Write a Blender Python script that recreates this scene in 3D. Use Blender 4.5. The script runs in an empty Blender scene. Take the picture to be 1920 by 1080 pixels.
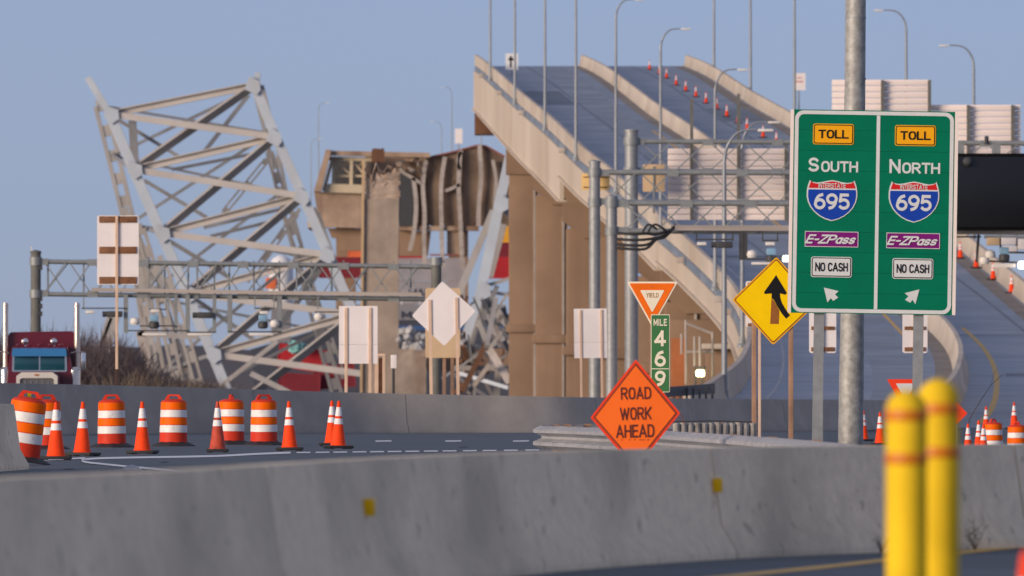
import bpy, bmesh, math, random
from mathutils import Vector, Matrix, Quaternion
random.seed(7)
R = math.radians
SC = bpy.context.scene
COL = SC.collection

# ------------------------------------------------------------------ camera, sky, sun, exposure
CAM_H = 1.2                    # eye height above the near road
F = 20000.0                    # focal length in photograph pixels (375 mm on a 36 mm frame)
HOR = 740.0                    # image row of the horizon
cd = bpy.data.cameras.new('camera'); cam = bpy.data.objects.new('camera', cd); COL.objects.link(cam)
cd.sensor_width = 36.0; cd.lens = 375.0
cd.clip_start = 1.0; cd.clip_end = 60000.0
cam.location = (0, 0, CAM_H); cam.rotation_euler = (R(90) + math.atan(200.0 / F), 0, 0)
cd.dof.use_dof = True; cd.dof.focus_distance = 180.0; cd.dof.aperture_fstop = 6.8
SC.camera = cam

SUN_AZ = R(-129)               # where the sun stands, seen from above: 0 = away from the camera (+Y), negative = left
SUN_EL = R(7.0)
sun_dir = Vector((math.sin(SUN_AZ) * math.cos(SUN_EL), math.cos(SUN_AZ) * math.cos(SUN_EL), math.sin(SUN_EL)))
W_ = bpy.data.worlds.new('World'); SC.world = W_; W_.use_nodes = True
nt = W_.node_tree
bgn = nt.nodes['Background']
sky = nt.nodes.new('ShaderNodeTexSky'); sky.sky_type = 'NISHITA'; sky.sun_disc = False
sky.sun_elevation = SUN_EL; sky.sun_rotation = SUN_AZ
sky.air_density = 0.6; sky.dust_density = 0.5; sky.ozone_density = 6.0; sky.altitude = 0
tint = nt.nodes.new('ShaderNodeMix'); tint.data_type = 'RGBA'; tint.blend_type = 'MIX'
tint.inputs['Factor'].default_value = 0.5
tint.inputs['B'].default_value = (5.2, 5.4, 6.9, 1)     # even lavender dusk veil over the whole sky
nt.links.new(sky.outputs['Color'], tint.inputs['A'])
nt.links.new(tint.outputs['Result'], bgn.inputs['Color'])
bgn.inputs['Strength'].default_value = 0.11

sl = bpy.data.lights.new('sun', 'SUN'); sl.energy = 4.3; sl.angle = R(28.0); sl.color = (1.0, 0.80, 0.62)
so = bpy.data.objects.new('sun', sl); COL.objects.link(so)
so.location = sun_dir * 50; so.rotation_euler = (-sun_dir).to_track_quat('-Z', 'Y').to_euler()
SC.view_settings.view_transform = 'Standard'; SC.view_settings.look = 'None'
SC.view_settings.exposure = 0.0; SC.view_settings.gamma = 1.0; SC.view_settings.use_curve_mapping = False

def P(px, py, d):
    """point at distance d whose picture in the photograph is (px, py)"""
    return Vector(((px - 960.0) / F * d, d, CAM_H + (HOR - py) / F * d))
def G(px, py, z):
    """point of the level plane z seen at (px, py)"""
    d = (CAM_H - z) * F / (py - HOR)
    return Vector(((px - 960.0) / F * d, d, z))
def XP(px, d): return (px - 960.0) / F * d
def ZP(py, d): return CAM_H + (HOR - py) / F * d
def pol(pts, n=6):
    """smooth polyline through tuples (Catmull-Rom)"""
    out = []
    m = len(pts)
    for i in range(m - 1):
        p0 = pts[max(i - 1, 0)]; p1 = pts[i]; p2 = pts[i + 1]; p3 = pts[min(i + 2, m - 1)]
        for k in range(n):
            t = k / n
            out.append(tuple(0.5 * ((2 * b) + (-a + c) * t + (2 * a - 5 * b + 4 * c - d) * t * t + (-a + 3 * b - 3 * c + d) * t ** 3)
                             for a, b, c, d in zip(p0, p1, p2, p3)))
    out.append(tuple(pts[-1]))
    return out
def ordinal(n):
    return ['first', 'second', 'third', 'fourth', 'fifth', 'sixth', 'seventh', 'eighth', 'ninth', 'tenth', 'eleventh', 'twelfth',
            'thirteenth', 'fourteenth', 'fifteenth', 'sixteenth', 'seventeenth', 'eighteenth', 'nineteenth', 'twentieth'][n - 1]

# ------------------------------------------------------------------ materials
MATS = {}
def mat(name, col, rough=0.6, metal=0.0, var=0.12, scale=3.0, bump=0.0, bscale=30.0, streak=0.0, streak_col=None, sscale=(6, 6, 0.25),
        emit=None, estr=0.0, spots=None, spec=0.5, detail=6.0, coat=0.0, sdetail=5.0):
    """procedural surface: mottled base colour, optional vertical run-off streaks, specks and fine relief"""
    if name in MATS: return MATS[name]
    m = bpy.data.materials.new(name); m.use_nodes = True; MATS[name] = m
    t = m.node_tree; b = t.nodes['Principled BSDF']; N = t.nodes.new; L = t.links.new
    tc = N('ShaderNodeTexCoord'); oi = N('ShaderNodeObjectInfo')
    add = N('ShaderNodeVectorMath'); add.operation = 'ADD'
    sc_ = N('ShaderNodeVectorMath'); sc_.operation = 'SCALE'; sc_.inputs['Scale'].default_value = 37.0
    cmb = N('ShaderNodeCombineXYZ'); L(oi.outputs['Random'], cmb.inputs[0]); L(oi.outputs['Random'], cmb.inputs[1]); L(oi.outputs['Random'], cmb.inputs[2])
    L(cmb.outputs[0], sc_.inputs[0]); L(tc.outputs['Object'], add.inputs[0]); L(sc_.outputs[0], add.inputs[1])
    vec = add.outputs[0]
    n1 = N('ShaderNodeTexNoise'); n1.inputs['Scale'].default_value = scale; n1.inputs['Detail'].default_value = detail; n1.inputs['Roughness'].default_value = 0.6
    L(vec, n1.inputs['Vector'])
    r1 = N('ShaderNodeMapRange'); r1.inputs[1].default_value = 0.3; r1.inputs[2].default_value = 0.7
    r1.inputs[3].default_value = 1 - var; r1.inputs[4].default_value = 1 + var
    L(n1.outputs['Fac'], r1.inputs[0])
    mul = N('ShaderNodeMix'); mul.data_type = 'RGBA'; mul.blend_type = 'MULTIPLY'; mul.inputs['Factor'].default_value = 1
    mul.inputs['A'].default_value = (*col, 1)
    L(r1.outputs[0], mul.inputs['B'])
    out = mul.outputs['Result']
    if streak > 0:
        mp = N('ShaderNodeMapping'); mp.inputs['Scale'].default_value = sscale; L(vec, mp.inputs['Vector'])
        n2 = N('ShaderNodeTexNoise'); n2.inputs['Scale'].default_value = 1.0; n2.inputs['Detail'].default_value = sdetail; L(mp.outputs[0], n2.inputs['Vector'])
        r2 = N('ShaderNodeMapRange'); r2.inputs[1].default_value = 0.48; r2.inputs[2].default_value = 0.72; r2.inputs[4].default_value = streak
        L(n2.outputs['Fac'], r2.inputs[0])
        mx = N('ShaderNodeMix'); mx.data_type = 'RGBA'; L(r2.outputs[0], mx.inputs['Factor']); L(out, mx.inputs['A'])
        sc2 = streak_col or tuple(c * 0.45 for c in col)
        mx.inputs['B'].default_value = (*sc2, 1); out = mx.outputs['Result']
    if spots:
        n3 = N('ShaderNodeTexNoise'); n3.inputs['Scale'].default_value = spots[0]; n3.inputs['Detail'].default_value = 3; L(vec, n3.inputs['Vector'])
        r3 = N('ShaderNodeMapRange'); r3.inputs[1].default_value = spots[1]; r3.inputs[2].default_value = spots[1] + 0.06; r3.inputs[4].default_value = spots[2]
        L(n3.outputs['Fac'], r3.inputs[0])
        mx = N('ShaderNodeMix'); mx.data_type = 'RGBA'; L(r3.outputs[0], mx.inputs['Factor']); L(out, mx.inputs['A'])
        mx.inputs['B'].default_value = (*spots[3], 1); out = mx.outputs['Result']
    L(out, b.inputs['Base Color'])
    b.inputs['Roughness'].default_value = rough; b.inputs['Metallic'].default_value = metal
    b.inputs['Specular IOR Level'].default_value = spec; b.inputs['Coat Weight'].default_value = coat
    if emit: b.inputs['Emission Color'].default_value = (*emit, 1); b.inputs['Emission Strength'].default_value = estr
    if bump > 0:
        n4 = N('ShaderNodeTexNoise'); n4.inputs['Scale'].default_value = bscale; n4.inputs['Detail'].default_value = 4; L(vec, n4.inputs['Vector'])
        bp = N('ShaderNodeBump'); bp.inputs['Strength'].default_value = bump; bp.inputs['Distance'].default_value = 0.02
        L(n4.outputs['Fac'], bp.inputs['Height']); L(bp.outputs[0], b.inputs['Normal'])
    return m

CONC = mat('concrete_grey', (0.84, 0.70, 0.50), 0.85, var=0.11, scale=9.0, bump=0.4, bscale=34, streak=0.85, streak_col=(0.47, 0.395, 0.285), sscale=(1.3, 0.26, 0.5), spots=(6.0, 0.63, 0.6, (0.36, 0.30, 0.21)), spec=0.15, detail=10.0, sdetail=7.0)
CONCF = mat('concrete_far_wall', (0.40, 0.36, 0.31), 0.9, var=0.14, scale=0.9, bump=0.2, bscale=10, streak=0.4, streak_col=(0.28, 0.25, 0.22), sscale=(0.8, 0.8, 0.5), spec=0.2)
CONCL = mat('concrete_pale_parapet', (0.52, 0.45, 0.37), 0.85, var=0.14, scale=0.08, detail=2.0, sdetail=2.0, streak=0.5, streak_col=(0.38, 0.29, 0.21), sscale=(0.07, 0.07, 0.3), spec=0.2)
PIERM = mat('pier_brown_concrete', (0.295, 0.195, 0.13), 0.9, var=0.16, scale=0.18, streak=0.5, streak_col=(0.17, 0.11, 0.07), sscale=(0.45, 0.45, 0.03), spec=0.15)
PIERD = mat('pier_broken_concrete', (0.36, 0.29, 0.23), 0.9, var=0.22, scale=0.35, streak=0.5, streak_col=(0.20, 0.12, 0.08), sscale=(0.4, 0.4, 0.05), spec=0.15)
RUSTG = mat('rust_brown_girder', (0.17, 0.085, 0.05), 0.8, var=0.25, scale=0.3, streak=0.4, streak_col=(0.07, 0.035, 0.02), sscale=(0.5, 0.5, 0.05), spec=0.2)
FASC = mat('girder_cream_paint', (0.55, 0.465, 0.37), 0.75, var=0.10, scale=0.06, detail=2.0, sdetail=2.0, streak=0.4, streak_col=(0.42, 0.31, 0.21), sscale=(0.05, 0.05, 0.06), spec=0.25)
DECKB = mat('wreck_brown_deck', (0.39, 0.28, 0.20), 0.9, var=0.28, scale=0.3, streak=0.8, streak_col=(0.15, 0.085, 0.055), sscale=(0.55, 0.55, 0.06), spec=0.15)
RIBW = mat('bent_rib_steel', (0.42, 0.37, 0.33), 0.7, var=0.22, scale=0.5, streak=0.4, streak_col=(0.22, 0.14, 0.10), spec=0.3)
CREAM = mat('cream_steel_frame', (0.55, 0.45, 0.30), 0.7, var=0.15, scale=0.4)
TRUSS = mat('truss_pale_grey_steel', (0.47, 0.52, 0.57), 0.6, var=0.10, scale=0.2, streak=0.25, streak_col=(0.33, 0.29, 0.26), sscale=(0.4, 0.4, 0.1), spec=0.35)
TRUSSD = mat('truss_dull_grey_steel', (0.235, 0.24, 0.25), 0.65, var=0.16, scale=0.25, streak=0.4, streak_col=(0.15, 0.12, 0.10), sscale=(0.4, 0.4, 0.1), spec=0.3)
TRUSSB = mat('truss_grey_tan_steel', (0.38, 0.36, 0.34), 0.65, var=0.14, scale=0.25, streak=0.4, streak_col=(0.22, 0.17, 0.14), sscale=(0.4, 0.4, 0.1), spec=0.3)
GALV = mat('galvanised_steel', (0.30, 0.31, 0.31), 0.55, metal=0.35, var=0.16, scale=6, spec=0.4)
GALVD = mat('gantry_grey_steel', (0.25, 0.265, 0.265), 0.55, metal=0.3, var=0.15, scale=3, spec=0.4)
POSTD = mat('weathered_dark_post', (0.13, 0.13, 0.115), 0.75, var=0.2, scale=2)
LPOLE = mat('lamp_post_grey', (0.26, 0.28, 0.30), 0.5, metal=0.3, var=0.1, scale=1)
BIGP = mat('mast_mottled_zinc', (0.36, 0.355, 0.33), 0.6, metal=0.25, var=0.34, scale=9, spec=0.4, streak=0.35, streak_col=(0.20, 0.19, 0.18), sscale=(7, 7, 0.5), bump=0.1, bscale=60, detail=10)
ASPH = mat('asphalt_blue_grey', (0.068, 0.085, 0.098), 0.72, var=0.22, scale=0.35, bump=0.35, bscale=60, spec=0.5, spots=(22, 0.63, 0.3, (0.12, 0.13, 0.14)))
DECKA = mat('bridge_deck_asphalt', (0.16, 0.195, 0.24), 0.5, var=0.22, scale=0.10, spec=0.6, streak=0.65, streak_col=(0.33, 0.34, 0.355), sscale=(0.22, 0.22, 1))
WPAINT = mat('white_road_paint', (0.72, 0.72, 0.70), 0.6, var=0.15, scale=2)
YPAINT = mat('yellow_road_paint', (0.62, 0.36, 0.05), 0.6, var=0.18, scale=3)
GRASS = mat('dry_ground', (0.10, 0.09, 0.055), 0.95, var=0.3, scale=0.05)
WATER = mat('river_water', (0.03, 0.045, 0.06), 0.15, var=0.05, scale=0.01, bump=0.3, bscale=0.5)
HILL = mat('far_hill_wood', (0.085, 0.08, 0.085), 0.95, var=0.2, scale=0.01)
BOLY = mat('bollard_yellow', (0.82, 0.53, 0.02), 0.75, var=0.12, scale=4, spec=0.1, spots=(16, 0.64, 0.5, (0.45, 0.27, 0.03)))
BOLO = mat('bollard_orange_band', (0.66, 0.19, 0.0), 0.5, var=0.06, scale=5)
CONEO = mat('cone_red_orange', (0.97, 0.07, 0.012), 0.55, var=0.10, scale=6, spots=(14, 0.66, 0.45, (0.42, 0.05, 0.02)), spec=0.12)
CONED = mat('cone_grubby_orange', (0.50, 0.055, 0.02), 0.65, var=0.25, scale=9, spots=(12, 0.55, 0.6, (0.20, 0.03, 0.015)))
CONEW = mat('cone_white_collar', (0.80, 0.78, 0.76), 0.5, var=0.08, scale=8, spots=(16, 0.60, 0.45, (0.50, 0.46, 0.41)))
DRUMO = mat('drum_orange_sheeting', (0.98, 0.14, 0.0), 0.5, var=0.05, scale=5, spots=(10, 0.70, 0.6, (0.45, 0.05, 0.02)), spec=0.12)
DRUMR = mat('drum_red_plastic', (0.62, 0.045, 0.02), 0.5, var=0.1, scale=4, spec=0.12)
DRUMW = mat('drum_white_sheeting', (0.78, 0.76, 0.72), 0.5, var=0.08, scale=6, spots=(11, 0.60, 0.4, (0.50, 0.45, 0.40)))
RUBB = mat('black_rubber', (0.018, 0.018, 0.02), 0.7, var=0.3, scale=8)
SGREEN = mat('sign_green', (0.0, 0.165, 0.085), 0.45, var=0.10, scale=1.6, spec=0.12)
SWHITE = mat('sign_white_print', (0.66, 0.67, 0.65), 0.5, var=0.05, scale=4)
SYEL = mat('sign_amber', (0.88, 0.40, 0.01), 0.5, var=0.03, scale=4, spec=0.12)
SYEL2 = mat('sign_yellow', (0.97, 0.62, 0.0), 0.5, var=0.05, scale=3, spec=0.12)
SYELE = mat('sign_yellow_edge', (0.85, 0.42, 0.02), 0.5, var=0.05, scale=3, spec=0.12)
SBLK = mat('sign_black_print', (0.012, 0.012, 0.013), 0.5, var=0.05, scale=3, spec=0.12)
SBRN = mat('sign_worn_brown_print', (0.30, 0.10, 0.01), 0.5, var=0.2, scale=12)
SMAR = mat('sign_maroon_line', (0.22, 0.035, 0.01), 0.5, var=0.05, scale=3)
SRED = mat('shield_red', (0.62, 0.02, 0.02), 0.5, var=0.04, scale=3, spec=0.12)
SBLU = mat('shield_blue', (0.01, 0.055, 0.38), 0.5, var=0.04, scale=3, spec=0.12)
SPUR = mat('plaque_purple', (0.20, 0.012, 0.17), 0.5, var=0.04, scale=3, spec=0.12)
SMIL = mat('mile_green', (0.06, 0.20, 0.075), 0.5, var=0.08, scale=3, spec=0.12)
SORG = mat('yield_orange', (0.93, 0.17, 0.012), 0.5, var=0.08, scale=3, spec=0.12)
SCRM = mat('yield_pale_centre', (0.90, 0.82, 0.62), 0.5, var=0.04, scale=3)
SRWO = mat('rollup_orange', (0.98, 0.17, 0.022), 0.6, var=0.05, scale=2, bump=0.15, bscale=4, spec=0.12)
SRWE = mat('rollup_red_edge', (0.88, 0.06, 0.02), 0.6, var=0.05, scale=2, spec=0.12)
SBACK = mat('sign_back_bare', (0.82, 0.76, 0.73), 0.55, var=0.05, scale=1.5, spec=0.3)
SBACKT = mat('sign_back_tan', (0.62, 0.44, 0.26), 0.6, var=0.07, scale=1.5)
WOOD = mat('timber_post', (0.36, 0.21, 0.13), 0.8, var=0.25, scale=2, streak=0.4, streak_col=(0.2, 0.11, 0.07), sscale=(30, 30, 1.5))
WOODP = mat('pale_timber_post', (0.68, 0.48, 0.34), 0.75, var=0.12, scale=2, streak=0.3, streak_col=(0.45, 0.28, 0.18), sscale=(30, 30, 1.5))
STRIPB = mat('brown_bracket_strip', (0.20, 0.085, 0.035), 0.7, var=0.35, scale=7)
SLATW = mat('white_extruded_panel', (0.86, 0.745, 0.675), 0.5, var=0.04, scale=0.8, spec=0.35)
BLACKB = mat('matt_black_cabinet', (0.006, 0.006, 0.007), 0.9, var=0.1, scale=1, spec=0.08)
TRKR = mat('truck_maroon_paint', (0.105, 0.002, 0.014), 0.35, var=0.05, scale=1, coat=0.25)
CHROME = mat('chrome', (0.75, 0.70, 0.66), 0.18, metal=1.0, var=0.04, scale=4)
STEELP = mat('satin_stainless_stack', (0.72, 0.60, 0.50), 0.32, metal=0.8, var=0.05, scale=2)
GLASSD = mat('cab_glass', (0.008, 0.06, 0.085), 0.15, var=0.1, scale=1, spec=0.8)
GRILLE = mat('grille_grey', (0.16, 0.15, 0.14), 0.4, metal=0.5, var=0.1, scale=4)
REFY = mat('amber_reflector', (1.0, 0.58, 0.0), 0.35, var=0.04, scale=20, spec=0.3)
CAMW = mat('camera_white_plastic', (0.72, 0.68, 0.62), 0.5, var=0.06, scale=4)
CAMB = mat('camera_blue_lens', (0.22, 0.38, 0.52), 0.3, var=0.05, scale=4)
DARKM = mat('dark_metal', (0.045, 0.045, 0.048), 0.6, var=0.2, scale=4)
RUBBLE = mat('concrete_rubble', (0.40, 0.39, 0.38), 0.9, var=0.35, scale=0.8)
CTRED = mat('container_red', (0.42, 0.012, 0.018), 0.55, var=0.12, scale=0.4)
CTDRED = mat('container_dark_red', (0.20, 0.012, 0.022), 0.6, var=0.15, scale=0.4)
CTGREY = mat('container_grey', (0.33, 0.31, 0.32), 0.6, var=0.12, scale=0.4)
CTYEL = mat('container_yellow', (0.72, 0.36, 0.02), 0.6, var=0.1, scale=0.4)
CTORG = mat('container_orange', (0.72, 0.16, 0.05), 0.6, var=0.1, scale=0.4)
CTWHT = mat('white_paint', (0.72, 0.71, 0.70), 0.5, var=0.06, scale=0.4)
CTTEAL = mat('teal_tarpaulin', (0.20, 0.47, 0.45), 0.7, var=0.2, scale=0.6)
HULL = mat('hull_dark_blue_grey', (0.045, 0.05, 0.07), 0.6, var=0.2, scale=0.1)
HULLB = mat('hull_blue_band', (0.03, 0.09, 0.24), 0.6, var=0.1, scale=0.2)
HULLL = mat('hull_grey_plate', (0.21, 0.205, 0.22), 0.6, var=0.15, scale=0.15)
TWIG = mat('bare_twig', (0.10, 0.075, 0.078), 0.9, var=0.3, scale=0.5)
TWIGT = mat('tan_dry_twig', (0.145, 0.11, 0.075), 0.9, var=0.3, scale=0.5)
TWIGD = mat('weed_stalk', (0.07, 0.055, 0.04), 0.9, var=0.3, scale=4)
LAMPY = mat('lit_lamp_warm', (1, 0.9, 0.6), 0.4, emit=(1.0, 0.86, 0.45), estr=9.0)
LAMPW = mat('lit_lamp_white', (1, 1, 1), 0.4, emit=(1.0, 0.97, 0.92), estr=3.0)

# ------------------------------------------------------------------ mesh helpers
def bm_box(bm, c, s, rot=None, bevel=0.0, seg=2):
    r = bmesh.ops.create_cube(bm, size=1.0)
    vs = r['verts']
    M = Matrix.Translation(Vector(c)) @ (rot.to_4x4() if rot else Matrix()) @ Matrix.Diagonal((s[0], s[1], s[2], 1))
    bmesh.ops.transform(bm, matrix=M, verts=vs)
    if bevel > 0:
        es = list({e for v in vs for e in v.link_edges})
        bmesh.ops.bevel(bm, geom=es, offset=bevel, segments=seg, affect='EDGES', profile=0.6)
def frame_of(p, q, up=None):
    z = (q - p).normalized()
    u = Vector(up) if up is not None else (Vector((0, 0, 1)) if abs(z.z) < 0.95 else Vector((0, 1, 0)))
    x = u.cross(z)
    if x.length < 1e-6: x = Vector((1, 0, 0)).cross(z)
    x.normalize(); y = z.cross(x)
    return Matrix((x, y, z)).transposed()
def bm_beam(bm, p, q, w, h, up=None):
    """rectangular beam; w across, h along 'up'"""
    p = Vector(p); q = Vector(q)
    bm_box(bm, (p + q) / 2, (w, h, (q - p).length), frame_of(p, q, up))
def bm_ibeam(bm, p, q, w, h, t, up):
    """I section: flanges (w wide) at +-h/2 along 'up', thin web between"""
    p = Vector(p); q = Vector(q); M = frame_of(p, q, up); y = M.col[1]
    L_ = (q - p).length; c = (p + q) / 2
    bm_box(bm, c + y * (h / 2 - t / 2), (w, t, L_), M); bm_box(bm, c - y * (h / 2 - t / 2), (w, t, L_), M)
    bm_box(bm, c, (t, h - 2 * t - 0.004, L_), M)
def bm_rod(bm, p, q, r0, r1=None, n=12, caps=True):
    p = Vector(p); q = Vector(q); r1 = r0 if r1 is None else r1
    M = Matrix.Translation((p + q) / 2) @ frame_of(p, q).to_4x4()
    bmesh.ops.create_cone(bm, cap_ends=caps, segments=n, radius1=r0, radius2=r1, depth=(q - p).length, matrix=M)
def bm_tube(bm, pts, r, n=8):
    rings = []; pts = [Vector(p) for p in pts]
    for i, p in enumerate(pts):
        t = (pts[min(i + 1, len(pts) - 1)] - pts[max(i - 1, 0)]).normalized()
        x = t.cross(Vector((0.13, 0.31, 0.94)))
        x.normalize(); y = t.cross(x)
        rr = r[i] if isinstance(r, (list, tuple)) else r
        rings.append([bm.verts.new(p + x * rr * math.cos(2 * math.pi * k / n) + y * rr * math.sin(2 * math.pi * k / n)) for k in range(n)])
    for a, b in zip(rings, rings[1:]):
        for k in range(n): bm.faces.new((a[k], a[(k + 1) % n], b[(k + 1) % n], b[k]))
    bm.faces.new(rings[0][::-1]); bm.faces.new(rings[-1])
def bm_prism(bm, pts, y0, y1):
    """outline in x-z, front at y0, back at y1"""
    a = [bm.verts.new((x, y0, z)) for x, z in pts]; b = [bm.verts.new((x, y1, z)) for x, z in pts]
    n = len(pts)
    bm.faces.new(a); bm.faces.new(b[::-1])
    for i in range(n): bm.faces.new((a[i], b[i], b[(i + 1) % n], a[(i + 1) % n]))
def bm_ring(bm, outer, inner, y0, y1):
    n = len(outer)
    V = [[bm.verts.new((x, y, z)) for x, z in pts] for pts in (outer, inner) for y in (y0, y1)]
    of, ob, inf, ib = V
    for i in range(n):
        j = (i + 1) % n
        bm.faces.new((of[i], of[j], inf[j], inf[i])); bm.faces.new((ob[j], ob[i], ib[i], ib[j]))
        bm.faces.new((of[j], of[i], ob[i], ob[j])); bm.faces.new((inf[i], inf[j], ib[j], ib[i]))
def bm_lathe(bm, prof, n=24, c=(0, 0, 0), ax=None):
    c = Vector(c); rings = []
    for r, z in prof:
        rings.append([bm.verts.new(c + Vector((r * math.cos(2 * math.pi * k / n), r * math.sin(2 * math.pi * k / n), z))) for k in range(n)])
    for a, b in zip(rings, rings[1:]):
        for k in range(n): bm.faces.new((a[k], a[(k + 1) % n], b[(k + 1) % n], b[k]))
    if prof[0][0] > 1e-5: bm.faces.new(rings[0][::-1])
    if prof[-1][0] > 1e-5: bm.faces.new(rings[-1])
def rrect(w, h, r, n=5, cx=0, cz=0):
    pts = []
    for sx, sz, a0 in ((1, 1, 0), (-1, 1, 90), (-1, -1, 180), (1, -1, 270)):
        for k in range(n + 1):
            a = R(a0 + 90 * k / n)
            pts.append((cx + sx * (w / 2 - r) + r * math.cos(a), cz + sz * (h / 2 - r) + r * math.sin(a)))
    return pts
def rpoly(corners, r, n=5):
    """rounded polygon from corner points (counter-clockwise or not)"""
    out = []; m = len(corners)
    for i in range(m):
        c = Vector(corners[i]); a = (Vector(corners[i - 1]) - c); b = (Vector(corners[(i + 1) % m]) - c)
        ang = a.angle(b); t = r / math.tan(ang / 2)
        p = c + a.normalized() * t; q = c + b.normalized() * t
        for k in range(n + 1):
            s = k / n
            o = (1 - s) ** 2 * p + 2 * s * (1 - s) * c + s * s * q
            out.append((o.x, o.y))
    return out
def link_mesh(name, bm, m, parent=None, smooth=True, recalc=True):
    if recalc: bmesh.ops.recalc_face_normals(bm, faces=bm.faces)
    me = bpy.data.meshes.new(name); bm.to_mesh(me); bm.free()
    if smooth and len(me.polygons):
        me.polygons.foreach_set('use_smooth', [True] * len(me.polygons)); me.set_sharp_from_angle(angle=R(35))
    me.materials.append(m)
    o = bpy.data.objects.new(name, me); COL.objects.link(o)
    if parent: o.parent = parent
    return o
def tag(o, label=None, cat=None, group=None, kind=None):
    if label: o['label'] = label
    if cat: o['category'] = cat
    if group: o['group'] = group
    if kind: o['kind'] = kind
    return o
_unit = {}
def unit(kind, m):
    k = (kind, m.name)
    if k not in _unit:
        bm = bmesh.new()
        if kind == 'box': bmesh.ops.create_cube(bm, size=1.0)
        else: bmesh.ops.create_cone(bm, cap_ends=True, segments=10, radius1=1, radius2=1, depth=1)
        me = bpy.data.meshes.new('unit_' + kind); bm.to_mesh(me); bm.free(); me.materials.append(m)
        if kind == 'rod':
            me.polygons.foreach_set('use_smooth', [True] * len(me.polygons)); me.set_sharp_from_angle(angle=R(35))
        _unit[k] = me
    return _unit[k]
class Thing:
    """an Empty at the thing's base; parts are given in world coordinates unless local"""
    def __init__(self, name, label, cat, loc, group=None, rot=(0, 0, 0), local=False):
        o = bpy.data.objects.new(name, None); COL.objects.link(o)
        o.location = loc; o.rotation_euler = rot; o.empty_display_size = 0.2
        self.o = o; self.off = Vector((0, 0, 0)) if local else Vector(loc)
        tag(o, label, cat, group)
    def part(self, name, bm, m, parent=None, smooth=True, label=None, kind=None, recalc=True):
        if self.off.length > 0: bmesh.ops.translate(bm, vec=-self.off, verts=bm.verts)
        o = link_mesh(name, bm, m, parent or self.o, smooth, recalc)
        tag(o, label, kind=kind); return o
    def box(self, name, c, s, m, parent=None, bevel=0.0, rot=None, label=None):
        bm = bmesh.new(); bm_box(bm, c, s, rot, bevel); return self.part(name, bm, m, parent, label=label)
    def strut(self, name, p, q, w, h, m, up=None):
        """straight rectangular member sharing one unit mesh"""
        p = Vector(p) - self.off; q = Vector(q) - self.off
        o = bpy.data.objects.new(name, unit('box', m)); COL.objects.link(o); o.parent = self.o
        o.location = (p + q) / 2; o.rotation_euler = frame_of(p, q, up).to_euler(); o.scale = (w, h, (q - p).length); return o
    def rod(self, name, p, q, r, m):
        p = Vector(p) - self.off; q = Vector(q) - self.off
        o = bpy.data.objects.new(name, unit('rod', m)); COL.objects.link(o); o.parent = self.o
        o.location = (p + q) / 2; o.rotation_euler = frame_of(p, q).to_euler(); o.scale = (r, r, (q - p).length); return o
def dup(root, loc, rot=(0, 0, 0), label=None, scale=1.0, group=None, matmap=None):
    r = root.copy(); COL.objects.link(r); r.location = loc; r.rotation_euler = rot; r.scale = (scale,) * 3
    if label: r['label'] = label
    if group: r['group'] = group
    for ch in list(root.children):
        c = ch.copy(); COL.objects.link(c); c.parent = r
        for g in ch.children:
            e = g.copy(); COL.objects.link(e); e.parent = c
    return r
def sheet(name, rows, m, kind='structure'):
    """grid of points (list of rows) as one sheet"""
    bm = bmesh.new(); V = [[bm.verts.new(p) for p in r] for r in rows]
    for a, b in zip(V, V[1:]):
        for i in range(len(a) - 1): bm.faces.new((a[i], a[i + 1], b[i + 1], b[i]))
    for f in bm.faces:
        f.normal_update()
        if f.normal.z < 0: f.normal_flip()
    o = link_mesh(name, bm, m, recalc=False)
    if kind: o['kind'] = kind
    return o
def poly_sheet(name, pts, m, parent):
    bm = bmesh.new(); f = bm.faces.new([bm.verts.new(p) for p in pts]); f.normal_update()
    if f.normal.z < 0: f.normal_flip()
    return link_mesh(name, bm, m, parent, recalc=False)
JERSEY = [(-1.0, 0.0), (-1.0, 0.07), (-0.60, 0.31), (-0.33, 0.97), (-0.29, 1.0), (0.29, 1.0), (0.33, 0.97), (0.60, 0.31), (1.0, 0.07), (1.0, 0.0)]
PARAP = [(-0.45, 0.0), (-0.45, 1.0), (0.12, 1.0), (0.25, 0.35), (0.55, 0.07), (0.55, 0.0)]
def sweep_bm(path, prof, hw, bm=None):
    """path: list of (Vector base, height); prof in (across * hw, fraction of height)"""
    bm = bm or bmesh.new(); rings = []
    n = len(path)
    for i, (p, h) in enumerate(path):
        t = path[min(i + 1, n - 1)][0] - path[max(i - 1, 0)][0]; t = Vector((t.x, t.y, 0)).normalized()
        s = Vector((t.y, -t.x, 0))
        rings.append([bm.verts.new(p + s * a * hw + Vector((0, 0, b * h))) for a, b in prof])
    k = len(prof)
    for a, b in zip(rings, rings[1:]):
        for i in range(k): bm.faces.new((a[i], a[(i + 1) % k], b[(i + 1) % k], b[i]))
    bm.faces.new(rings[0]); bm.faces.new(rings[-1][::-1])
    return bm
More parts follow.
